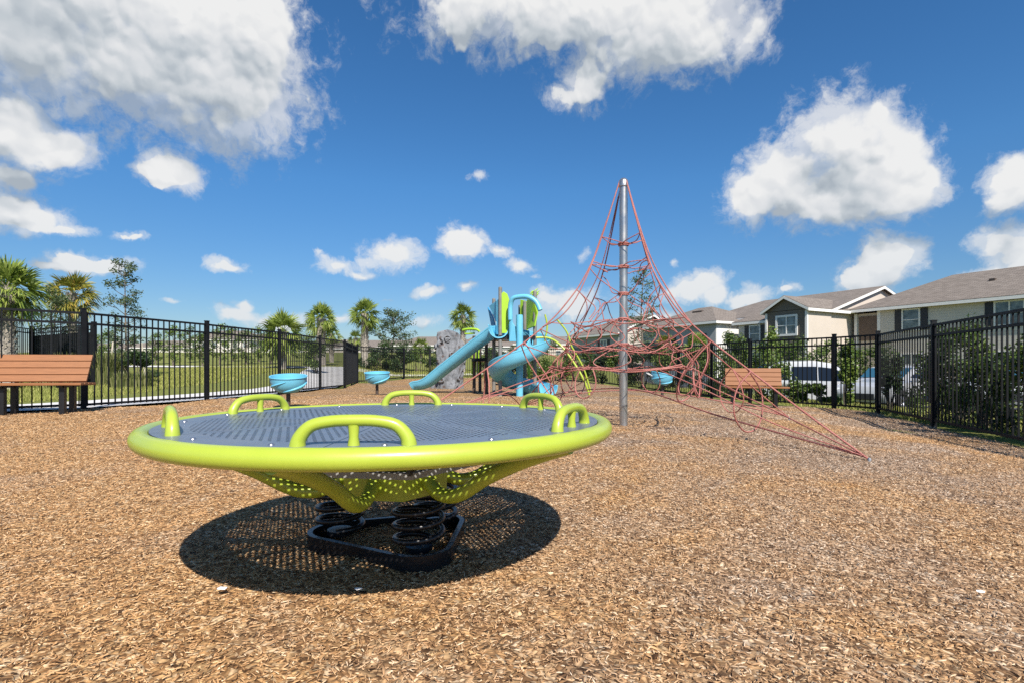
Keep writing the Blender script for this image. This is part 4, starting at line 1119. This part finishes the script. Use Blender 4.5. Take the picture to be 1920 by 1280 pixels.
def shrub(label, x, y, h, w, m='bush_leaf', seed=1, n=240, leaf=.09, group=None, name='shrub', d=None, zoff=0):
    rr = random.Random(seed); g = np.random.default_rng(seed); z0 = gz(x, y)-.06+zoff
    t = empty(name, (x, y, z0), 0, label, 'shrub', group); b = MB(); cs = []; d = d or w
    for k in range(max(7, int(n/26))):
        a = rr.uniform(0, 2*pi); r_ = sqrt(rr.random()); u = rr.uniform(.12, 1)
        e = Vector((w*.5*r_*cos(a)*(1.05-.35*u), d*.5*r_*sin(a)*(1.05-.35*u), h*u*rr.uniform(.85, 1.05)))
        b.tube([(e.x*.15, e.y*.15, 0), (e.x*.6, e.y*.6, e.z*.55), e], .01, 5, rs=[.014, .009, .004]); cs.append(tuple(e))
    b.build('stem', 'bark', t, 60)
    leaves(cs, leaf, max(8, int(n*2.2/len(cs))*4), 'foliage', m, t, (w*.20, w*.20, h*.15), rs=g)
    return t
# shrubs behind the right fences
k = 0
spots = [(1010, 24.5, 1.9, 1.5, 'bush_leaf'), (1045, 25.5, 1.7, 1.6, 'bush_leaf_dark'), (1088, 25, 1.9, 1.6, 'bush_leaf'), (1128, 24, 1.6, 1.5, 'bush_leaf_dark'), (1165, 23, 1.8, 1.6, 'bush_leaf'), (1205, 22, 1.6, 1.5, 'bush_leaf_dark'),
         (1240, 21.5, 1.8, 1.4, 'bush_leaf_bright'), (1272, 20.5, 1.7, 1.3, 'bush_leaf'), (1310, 19, 1.8, 1.2, 'bush_leaf'), (1345, 17.8, 1.7, 1.1, 'bush_leaf_bright'), (1380, 16.5, 1.8, 1.0, 'bush_leaf'), (1425, 15.6, 1.7, 1.0, 'bush_leaf_bright'),
         (1462, 14.9, 1.9, .9, 'bush_leaf_bright'), (1500, 14.3, .55, .8, 'bush_leaf'), (1540, 13.8, .5, .8, 'bush_leaf'), (1583, 13.2, 1.5, .55, 'bush_leaf_bright'), (1668, 11.7, 1.6, .55, 'bush_leaf_dark')]
sdesc = ['rounded green', 'dark leafy', 'bushy green', 'dark tangled', 'tall green', 'squat dark', 'bright green', 'mid green', 'upright green', 'bright leafy', 'twiggy green', 'sunlit green', 'yellow green', 'low green', 'low spreading', 'narrow bright', 'dark narrow']
swh = ['behind the spiral slide exit', 'right of the spiral slide', 'behind the arched climber', 'left of the net pole', 'directly behind the net pole', 'just right of the net pole', 'behind the net ropes above the tilted bowl', 'right of the tilted bowl', 'where the back fence meets the right one', 'under the white house wall', 'left of the right bench', 'behind the right bench', 'left of the white SUV', 'in front of the white SUV rear door', 'in front of the white SUV front wheel', 'between the two parked cars', 'at the right fence corner post']
for k, (px, Z, h, w, m) in enumerate(spots):
    x, y = T(px, Z); shrub('%s shrub %s' % (sdesc[k], swh[k]), x, y, h*1.02, w, m, 100+k, 260, .10 if Z > 18 else .085, 'shrubs behind the right fence')
hed = [(7.75, 10.1), (7.45, 9.2), (7.15, 8.4), (7.0, 7.6), (6.75, 6.9), (6.5, 6.2), (6.25, 5.5)]
hd = ['first', 'second', 'third', 'fourth', 'fifth', 'sixth', 'seventh']
for k, (x, y) in enumerate(hed):
    shrub('%s tall dark hedge shrub counted from the corner post along the right fence' % hd[k], x+.45, y+.2, 1.75+.12*sin(k*2.1), .95, ['bush_leaf', 'bush_leaf_dark'][k % 2], 200+k, 330, .075, 'tall hedge shrubs along the right fence')
for k, (px, Z, h_, ds) in enumerate([(1398, 29, 2.75, 'leafy tree before the farther white walled house'), (1442, 27, 2.7, 'leafy tree before the grey part of the middle house'), (1496, 26, 2.9, 'broad leafy tree below the brown bay window'), (1556, 27, 2.75, 'leafy tree before the beige wall, above the white SUV'), (1624, 25, 2.6, 'leafy tree below the brown loft panel')]):
    x, y = T(px, Z); tree('street_tree', ds, x, y, h_, .95, .5, m='bush_leaf_bright' if k % 2 else 'bush_leaf', nleaf=44, nbr=16, leaf=.12, seed=700+k, sparse=.05, clump=.36, group='small trees along the street')
# shrubs behind back fence and on the left lawn
bk = [(700, 31, 1.5), (722, 33, 1.3), (752, 32, 1.6), (783, 34, 1.4), (812, 33, 1.5), (905, 34, 1.5), (935, 32, 1.4), (960, 30, 1.4), (985, 28.8, 1.7)]
bd = ['left of the sparse oak', 'at the foot of the sparse oak', 'right of the sparse oak', 'below the distant low palm', 'left of the climbing rock', 'seen under the straight slide top', 'behind the tower legs', 'behind the blue column', 'right of the blue column']
for k, (px, Z, h) in enumerate(bk):
    x, y = T(px, Z); shrub('dark green shrub behind the back fence, %s' % bd[k], x, y, h, 1.7, 'bush_leaf' if k % 2 else 'bush_leaf_dark', 300+k, 260, .12, 'shrubs behind the back fence')
x, y = T(256, 17.5); shrub('very dark dense bush beside the staked oak', x, y, 1.05, 1.1, 'bush_leaf_dark', 400, 420, .08, None)
x, y = T(592, 24); shrub('dark twiggy bush beside the thick palm trunk outside the gate', x, y, 1.5, 1.3, 'bush_leaf', 401, 300, .09, None)
def reeds(label, x, y, h, w, seed):
    g = np.random.default_rng(seed); K = 420; t = empty('ornamental_grass', (x, y, gz(x, y)-.05), 0, label, 'grass clump', 'ornamental grass clumps')
    a = g.random(K)*2*pi; r_ = np.sqrt(g.random(K))*w*.25; L_ = h*g.uniform(.6, 1.1, K); out = g.uniform(.1, .45, K)*h*.6
    B = np.stack([r_*np.cos(a), r_*np.sin(a), np.zeros(K)], -1); M1 = B+np.stack([out*.4*np.cos(a), out*.4*np.sin(a), L_*.7], -1); E = B+np.stack([out*np.cos(a), out*np.sin(a), L_], -1)
    wd = .010; s_ = np.stack([-np.sin(a)*wd, np.cos(a)*wd, np.zeros(K)], -1)
    V = np.concatenate([np.stack([B-s_, B+s_, M1+s_, M1-s_], 1).reshape(-1, 3), np.stack([M1-s_, M1+s_, E+s_*.1, E-s_*.1], 1).reshape(-1, 3)])
    np_mesh('blades', V, 4, 'reed_leaf', t)
for k, (px, Z, h, d) in enumerate([(196, 16.8, 1.0, 'tall grass clump right of the screened fence'), (215, 17.5, 1.05, 'tall grass clump left of the staked oak'), (228, 15.6, .5, 'low pale grass tuft in front of the staked oak'), (262, 15.8, .5, 'low pale grass tuft in front of the very dark bush'), (92, 15.5, .9, 'grass clump between the palm trunks'), (122, 16, 1.0, 'arching grass clump in front of the screened fence'), (820, 22, .8, 'pale spiky grass clump left of the climbing rock')]):
    x, y = T(px, Z); reeds(d, x, y, h, 1.3, 500+k)

# ------------------------------------------------------------------ houses
UA = atan2(.88, -.47)
class House:
    """local x runs along the street front (away to the left), local y points out of the front"""
    def __init__(s, label, loc, rz=UA, name='town_house', group='pale houses beyond the fence'):
        s.t = empty(name, loc, rz, label, 'house', group)
    def wall(s, x0, x1, y0, y1, z0, z1, m, gable=None, gz_=0):
        b = MB(); b.box(((x0+x1)/2, (y0+y1)/2, (z0+z1)/2), (x1-x0, y1-y0, z1-z0)); return b.build('wall', m, s.t, 0)
    def prism_roof(s, x0, x1, y0, y1, ze, rise, axis='x', over=.35, m='shingle', hip0=0, hip1=0, gwall=None, fascia=True):
        """gable roof with ridge along axis; hip0/hip1 pull the ridge ends in"""
        if axis == 'x':
            X0, X1, Y0, Y1 = x0-over, x1+over, y0-over, y1+over; ym = (Y0+Y1)/2; r0 = (X0+hip0, ym, ze+rise); r1 = (X1-hip1, ym, ze+rise)
            c = [(X0, Y0, ze), (X1, Y0, ze), (X1, Y1, ze), (X0, Y1, ze)]
            fs = [[c[0], c[1], r1, r0], [c[2], c[3], r0, r1]]; ends = [[c[3], c[0], r0], [c[1], c[2], r1]]
            rx = [(X0+(over if not hip0 else 0), hip0), (X1-(over if not hip1 else 0), hip1)]
            gw = [[(x0, y0, ze-.0), (x0, y1, ze), (x0, ym, ze+rise*.94)], [(x1, y0, ze), (x1, y1, ze), (x1, ym, ze+rise*.94)]]
        else:
            X0, X1, Y0, Y1 = x0-over, x1+over, y0-over, y1+over; xm = (X0+X1)/2; r0 = (xm, Y0+hip0, ze+rise); r1 = (xm, Y1-hip1, ze+rise)
            c = [(X0, Y0, ze), (X1, Y0, ze), (X1, Y1, ze), (X0, Y1, ze)]
            fs = [[c[1], c[2], r1, r0], [c[3], c[0], r0, r1]]; ends = [[c[0], c[1], r0], [c[2], c[3], r1]]
            gw = [[(x0, y0, ze), (x1, y0, ze), (xm, y0, ze+rise*.94)], [(x0, y1, ze), (x1, y1, ze), (xm, y1, ze+rise*.94)]]
        b = MB()
        for f in fs: b.poly(f)
        for k, e in enumerate(ends):
            if (hip0, hip1)[k]: b.poly(e)
        b.build('roof', m, s.t, 0, solid=.10, uv=True)
        if gwall:
            for k, e in enumerate(gw):
                if not (hip0, hip1)[k]:
                    b = MB(); b.poly(e); b.build('gable', gwall, s.t, 0, solid=.05)
        if fascia:
            b = MB()
            def bar(p, q, dz=-.12, w=.20):
                p = Vector(p); q = Vector(q); b.quad(p+Vector((0, 0, dz-w/2+.03)), q+Vector((0, 0, dz-w/2+.03)), q+Vector((0, 0, dz+w/2+.03)), p+Vector((0, 0, dz+w/2+.03)))
            for f in fs: bar(f[0], f[1])
            for k, e in enumerate(ends):
                if (hip0, hip1)[k]: bar(e[0], e[1])
                else: bar(e[0], e[2]); bar(e[2], e[1])
            b.build('fascia', 'white_trim', s.t, 0, solid=.05)
    def window(s, face, u, z, w, h, at, shutters=False, trim=.09, cols=2, m='white_trim'):
        """face 'y': on plane y=at facing +y, centre x=u; face '-x': plane x=at facing -x, centre y=u"""
        def P3(a, c, d): return (u+a, at+d, z+c) if face == 'y' else ((at-d, u+a, z+c) if face == '-x' else (at+d, u+a, z+c))
        def bx(b, a, c, wa, hc, d0, d1):
            p = P3(a, c, (d0+d1)/2); dim = (wa, abs(d1-d0), hc) if face == 'y' else (abs(d1-d0), wa, hc); b.box(p, dim)
        b = MB()
        for sg in (-1, 1): bx(b, sg*(w/2+trim/2), 0, trim, h+2*trim, 0, .07); bx(b, 0, sg*(h/2+trim/2), w-.004, trim, 0, .066)
        bx(b, 0, 0, w-.004, .045, .01, .055)
        for c in range(1, cols): bx(b, -w/2+w*c/cols, 0, .07, h-.004, .01, .06)
        fr = b.build('window', m, s.t, 0)
        b = MB(); bx(b, 0, 0, w, h, .0, .02); b.build('pane', 'window_glass', fr, 0)
        if shutters:
            for sg in (-1, 1):
                b = MB(); bx(b, sg*(w/2+trim+.24), 0, .40, h+.12, 0, .05); b.build('shutter', 'shutter', s.t, 0)
    def box(s, name, c, d, m): b = MB(); b.box(c, d); return b.build(name, m, s.t, 0)

G0 = -.9
# long grey house on the right
h = House('long two storey grey sided house at the right edge with black shutters', (26.6, 38.5, 0))
h.wall(-17, 0, -9, 0, G0-.3, 4.9, 'siding_grey'); h.wall(0, 1.9, -8, -.25, G0-.3, 4.65, 'stucco_beige')
h.prism_roof(-17, 1.7, -9, 0, 4.92, 2.35, 'x', .40, hip1=4.6, gwall='siding_grey')
h.box('loft_panel', (.95, -.22, 3.55), (1.25, .10, 1.75), 'brown_board'); h.box('corner_board', (.12, -.15, 2.5), (.22, .3, 4.6), 'white_trim'); h.box('corner_board', (1.8, -.2, 2.5), (.2, .16, 4.3), 'white_trim')
h.window('y', -1.95, 3.95, .95, 1.35, 0, True, cols=1); h.window('y', -7.2, 3.95, 1.30, 1.35, 0, True); h.window('y', -11.3, 3.95, 1.15, 1.30, 0, False); h.window('y', -14.5, 3.95, 1.15, 1.30, 0, True)
for xx in (-2.0, -7.2, -11.5): h.window('y', xx, .9, 1.2, 1.4, 0, False)
h.box('roof_vent', (-5.5, -2.5, 6.35), (.3, .3, .22), 'post_brown'); h.box('roof_vent', (-9.5, -2.5, 6.35), (.3, .3, .22), 'post_brown')
h.box('porch', (3.6, .3, 2.15), (3.6, 2.2, .14), 'shingle'); h.box('porch_beam', (3.6, 1.3, 1.95), (3.6, .14, .26), 'white_trim')
# gabled middle house
h = House('middle house with tall beige gable wall and a brown shingled bay window front', (21.0, 38.0, 0))
h.wall(0, 3.2, -2.8, 0, G0-.3, 4.83, 'siding_brown')
h.wall(.02, 13, -16, -2.8, G0-.3, 4.83, 'stucco_beige')
b = MB(); b.box((-.03, -1.4, 1.82), (.08, 2.8, 5.98)); b.build('wall', 'stucco_beige', h.t, 0)
h.wall(3.2, 6.3, -2.8, -.7, G0-.3, 4.28, 'siding_grey')
h.prism_roof(.02, 13, -16, -2.8, 4.86, 2.2, 'x', .35, gwall='stucco_beige', hip1=3)
h.prism_roof(-.02, 3.2, -6, 0, 4.86, 1.05, 'y', .30, gwall='siding_brown', hip0=0)
h.prism_roof(3.0, 6.5, -5.5, -.7, 4.30, 1.2, 'x', .25, hip1=1.6)
h.window('y', 1.55, 3.75, 1.45, 1.25, 0, False, trim=.15)
h.window('y', 4.75, 3.35, .85, 1.2, -.7, True, cols=1)
h.box('corner_board', (3.2, .02, 1.9), (.16, .14, 5.7), 'white_trim'); h.box('corner_board', (.0, .02, 1.9), (.16, .14, 5.7), 'white_trim')
h.window('y', 4.75, 0., .9, 1.3, -.7, False, cols=1); h.window('y', 1.55, 0., 1.3, 1.3, 0, False)
# farther house with hip roof
h = House('farther hip roofed house with a white side wall seen through the net', (17.0, 44.5, 0))
h.wall(0, 9, -7.5, 0, G0-.4, 4.45, 'siding_slate'); h.wall(-.04, 0, -7.46, -.04, G0-.4, 4.44, 'stucco_white')
h.prism_roof(0, 9, -7.5, 0, 4.5, 1.75, 'x', .4, hip0=4.1, hip1=4.1)
h.window('-x', -1.6, 2.95, .8, 1.15, -.04, False, cols=1)
h.window('y', 2.0, 2.95, 1.0, 1.1, 0, True, cols=1); h.window('y', 5.5, 2.95, 1.0, 1.1, 0, True, cols=1)
h.box('roof_vent', (4.2, -2.6, 5.80), (1.1, .5, .12), 'post_brown')
# houses further along
h = House('beige house behind the left half of the rope net', (11.2, 56, 0))
h.wall(0, 9, -9, 0, G0-.4, 4.2, 'siding_slate'); h.wall(-.05, 0, -8.95, -.05, G0-.4, 4.19, 'stucco_beige')
h.prism_roof(0, 9, -9, 0, 4.25, 2.1, 'x', .4, hip0=0, hip1=4, gwall='stucco_beige'); h.window('y', 2.5, 3, 1, 1.2, 0, True); h.window('-x', -5, 3, 1, 1.2, -.05, False)
def far_house(label, px, Z, w, d, hw, m, rz, zg, rise=1.6):
    x, y = T(px, Z); h = House(label, (x, y, zg), rz, 'far_house', 'far pale houses along the horizon')
    h.wall(-w/2, w/2, -d, 0, -.5, hw, m); h.prism_roof(-w/2, w/2, -d, 0, hw+.02, rise, 'x', .4, hip0=d*.4 if rise > 1.7 else 0, hip1=d*.4 if rise > 1.7 else 0, gwall=m)
    for k in range(int(w//2.6)):
        for z in ((1.2, 3.7) if hw > 4 else (1.3,)):
            if z < hw-.6: h.window('y', -w/2+1.4+2.6*k, z, .95, 1.15, 0, False, cols=1)
FR = pi
fh = [(215, 92, 15, 9, 2.9, 'stucco_white', 'low white far house seen left of the thin oak'), (325, 84, 13, 9, 3.0, 'stucco_cream', 'low cream far house between the thin oak and third fence post'), (412, 76, 9, 9, 5.0, 'stucco_cream', 'two storey cream far house right at the third fence post'),
      (468, 80, 10, 9, 5.1, 'stucco_white', 'two storey white far house right of the third fence post'), (545, 86, 12, 9, 3.0, 'stucco_cream', 'low far house under the low wide palm'), (640, 96, 13, 9, 3.0, 'stucco_beige', 'low beige far house between the two middle palms'),
      (720, 88, 14, 10, 3.0, 'stucco_cream', 'low cream far house behind the sparse oak'), (812, 82, 13, 10, 3.1, 'stucco_cream', 'low far house with brown roof left of the climbing rock'), (925, 86, 12, 10, 3.1, 'stucco_white', 'low far house behind the play tower'),
      (1035, 78, 11, 9, 3.2, 'stucco_beige', 'low far house right of the play tower'), (120, 98, 15, 9, 3.0, 'stucco_cream', 'low cream far house behind the palm with orange fronds')]
for k, (px, Z, w, d, hw, m, lb) in enumerate(fh):
    q_ = 1.75 if px < 600 else 1.45
    Z *= q_; w *= q_
    x, y = T(px, Z); far_house(lb, px, Z, w, d*1.2, hw if px > 600 or hw > 4 else 3.4, m, FR+.15*sin(k*1.7), gz(x, y)-.6, 1.9+.3*(k % 3))

# ------------------------------------------------------------------ cars
def build_car(label, loc, rz, kind='suv', paint='car_white', group='parked cars behind the right fence'):
    t = empty('parked_car', loc, rz, label, 'car', group)
    if kind == 'suv':
        Lc, st = 4.55, [  # x, z sill, z belt, z roof, half width low, half width roof
            (-2.27, .42, .62, .64, .70, .60), (-2.22, .30, .82, .86, .82, .70), (-2.05, .24, .92, .96, .88, .72), (-1.3, .24, 1.00, 1.04, .90, .72), (-.95, .24, 1.00, 1.10, .90, .80),
            (-.30, .24, .98, 1.62, .90, .76), (.30, .24, .99, 1.72, .90, .78), (1.2, .24, 1.01, 1.71, .90, .78), (1.80, .24, 1.03, 1.62, .89, .74), (2.15, .28, 1.08, 1.22, .86, .58), (2.27, .42, .92, .96, .78, .60)]
        hood = -.95
    else:
        Lc, st = 4.5, [
            (-2.25, .40, .56, .58, .66, .58), (-2.18, .28, .70, .74, .80, .70), (-1.9, .22, .80, .84, .86, .72), (-1.1, .22, .88, .93, .88, .70), (-.80, .22, .91, .99, .88, .68),
            (-.05, .22, .92, 1.36, .88, .70), (.45, .22, .93, 1.43, .88, .70), (1.0, .22, .94, 1.38, .88, .69), (1.65, .24, .97, 1.05, .86, .62), (2.1, .28, .96, 1.00, .82, .66), (2.25, .42, .82, .86, .74, .60)]
    # dense stations
    xs = [s_[0] for s_ in st]; D = []
    for x in np.linspace(xs[0], xs[-1], 47):
        D.append([x]+[float(np.interp(x, xs, [s_[j] for s_ in st])) for j in range(1, 6)])
    wheels = (-1.42, 1.38); wr = .36 if kind == 'suv' else .33
    b = MB(); ring = 15
    for (x, zs, zb, zr, wl, wr_) in D:
        for w in wheels:
            dx = abs(x-w)
            if dx < wr+.07: zs = max(zs, wr+sqrt(max(0, (wr+.07)**2-dx*dx)))
        sec = [(wl*.93, zs), (wl, zs+.08 if zs+.08 < zb else zb-.02), (wl*1.01, (zs+zb)/2 if zs < zb-.1 else zb-.01), (wl*.985, zb), (wr_+(wl-wr_)*.22, zb+(zr-zb)*.72), (wr_*.96, zr-.012), (wr_*.5, zr+.02), (0, zr+.028)]
        pts = [(x, -y_, z) for y_, z in sec]+[(x, y_, z) for y_, z in sec[::-1][1:]]
        b.v += pts
    for k in range(len(D)-1):
        for j in range(14): a = k*15+j; b.f.append((a, a+1, a+16, a+15))
        b.f.append((k*15+14, k*15, (k+1)*15, (k+1)*15+14))
    b.f.append(tuple(range(15))); b.f.append(tuple((len(D)-1)*15+j for j in range(15))[::-1])
    b.build('body', paint, t, 32)
    # glass set just outside the shell
    def side(x, f):
        v = [float(np.interp(x, xs, [s_[j] for s_ in st])) for j in range(1, 6)]; zb, zr, wl, wr_ = v[1], v[2], v[3], v[4]
        z = zb+(zr-zb)*f; y_ = wl*.985+(wr_+(wl-wr_)*.22-wl*.985)*(f/.72); return y_+.022, z
    spans = ((-.66, .24), (.29, 1.14), (1.19, 1.86)) if kind == 'suv' else ((-.50, .25), (.33, 1.0))
    for sg in (-1, 1):
        for (a, c) in spans:
            b = MB()
            def f(u, v):
                x = a+(c-a)*u; lo = .03; 
                yy, z = side(x, lo+(.715-lo)*v); return (x, sg*yy, z)
            b.grid(f, 10, 3); b.build('side_window', 'car_glass', t, 30)
    b = MB(); xa, xb = (-.92, -.36) if kind == 'suv' else (-.76, -.12)
    def f(u, v):
        x = xa+(xb-xa)*v; vv = [float(np.interp(x, xs, [s_[j] for s_ in st])) for j in range(1, 6)]
        return (x-.012, (u*2-1)*(vv[4]*.93), vv[2]+.03)
    b.grid(f, 8, 6); b.build('windshield', 'windshield', t, 30)
    b = MB(); xa, xb = (1.84, 2.12) if kind == 'suv' else (1.08, 1.58)
    def f(u, v):
        x = xa+(xb-xa)*v; vv = [float(np.interp(x, xs, [s_[j] for s_ in st])) for j in range(1, 6)]
        return (x+.012, (u*2-1)*(vv[4]*.9), vv[2]+.03)
    b.grid(f, 8, 5); b.build('rear_window', 'car_glass', t, 30)
    for w in wheels:
        for sg in (-1, 1):
            mt = Matrix.Rotation(pi/2, 4, 'X')
            b = MB(); b.lathe([(wr*.62, -.10), (wr*.93, -.105), (wr, -.07), (wr, .07), (wr*.93, .105), (wr*.62, .10)], 28, (w, sg*.79, wr), mt)
            wh = b.build('wheel', 'tyre', t, 40)
            b = MB(); b.lathe([(0, .03*-sg), (wr*.2, .06*-sg), (wr*.55, .04*-sg), (wr*.63, .09*-sg)], 20, (w, sg*.79, wr), mt)
            for q in range(5):
                a = 2*pi*q/5; b.box((w+wr*.33*cos(a), sg*.86, wr+wr*.33*sin(a)), (wr*.5, .03, .06), Matrix.Rotation(-a, 3, 'Y'))
            b.build('rim', 'rim_metal', wh, 40)
    for sg in (-1, 1):
        b = MB(); b.box((-2.10, sg*.66, .74 if kind == 'suv' else .64), (.20, .26, .13), Matrix.Rotation(sg*.35, 3, 'Z')); b.build('headlight', 'lamp_clear', t, 0, bevel=.02)
        b = MB(); b.box((2.17, sg*.68, .92 if kind == 'suv' else .82), (.14, .22, .16), Matrix.Rotation(-sg*.3, 3, 'Z')); b.build('tail_light', 'lamp_red', t, 0, bevel=.02)
        b = MB(); b.box((-.72, sg*.99, 1.08 if kind == 'suv' else .96), (.14, .20, .13)); b.build('mirror', paint, t, 0, bevel=.03)
    b = MB(); b.box((-2.235, 0, .45), (.06, .9, .2)); b.build('grille', 'shutter', t, 0, bevel=.02)
    return t
x, y = T(1533, 20.2); build_car('white SUV parked side on behind the middle of the right fence', (x, y, gz(x, y)+.01), radians(168), 'suv')
x, y = T(1672, 18.2); build_car('white sedan parked nose towards the corner post of the right fence', (x, y, gz(x, y)+.01), radians(32), 'sedan')
x, y = T(1855, 16.0); build_car('white sedan glimpsed through the dense hedge at the right edge', (x, y, gz(x, y)+.01), radians(60), 'sedan', 'car_white')

# ------------------------------------------------------------------ small pale scraps on the mulch
for k, (px, py, sz, lb) in enumerate([(415, 1112, .016, 'small white scrap on the wood chips, left of the disc shadow edge'), (673, 1113, .015, 'small white scrap on the wood chips, directly below the disc shadow'), (1838, 1118, .012, 'tiny pale scrap on the wood chips at lower right')]):
    Z = H/(py-688)*1000; x = (px-960)/1000*Z; rr = random.Random(900+k); b = MB(); n = 9
    ring = [(sz*rr.uniform(.6, 1.2)*cos(2*pi*q/n), .6*sz*rr.uniform(.6, 1.2)*sin(2*pi*q/n), rr.uniform(.002, .009)) for q in range(n)]
    for q in range(n): b.poly([(0, 0, .009), ring[q], ring[(q+1) % n]])
    o = b.build('paper_scrap', 'white_trim', None, 0, solid=.0008); o.location = (x, Z, gz(x, Z)+.012); tag(o, lb, 'litter', 'pale scraps on the mulch')
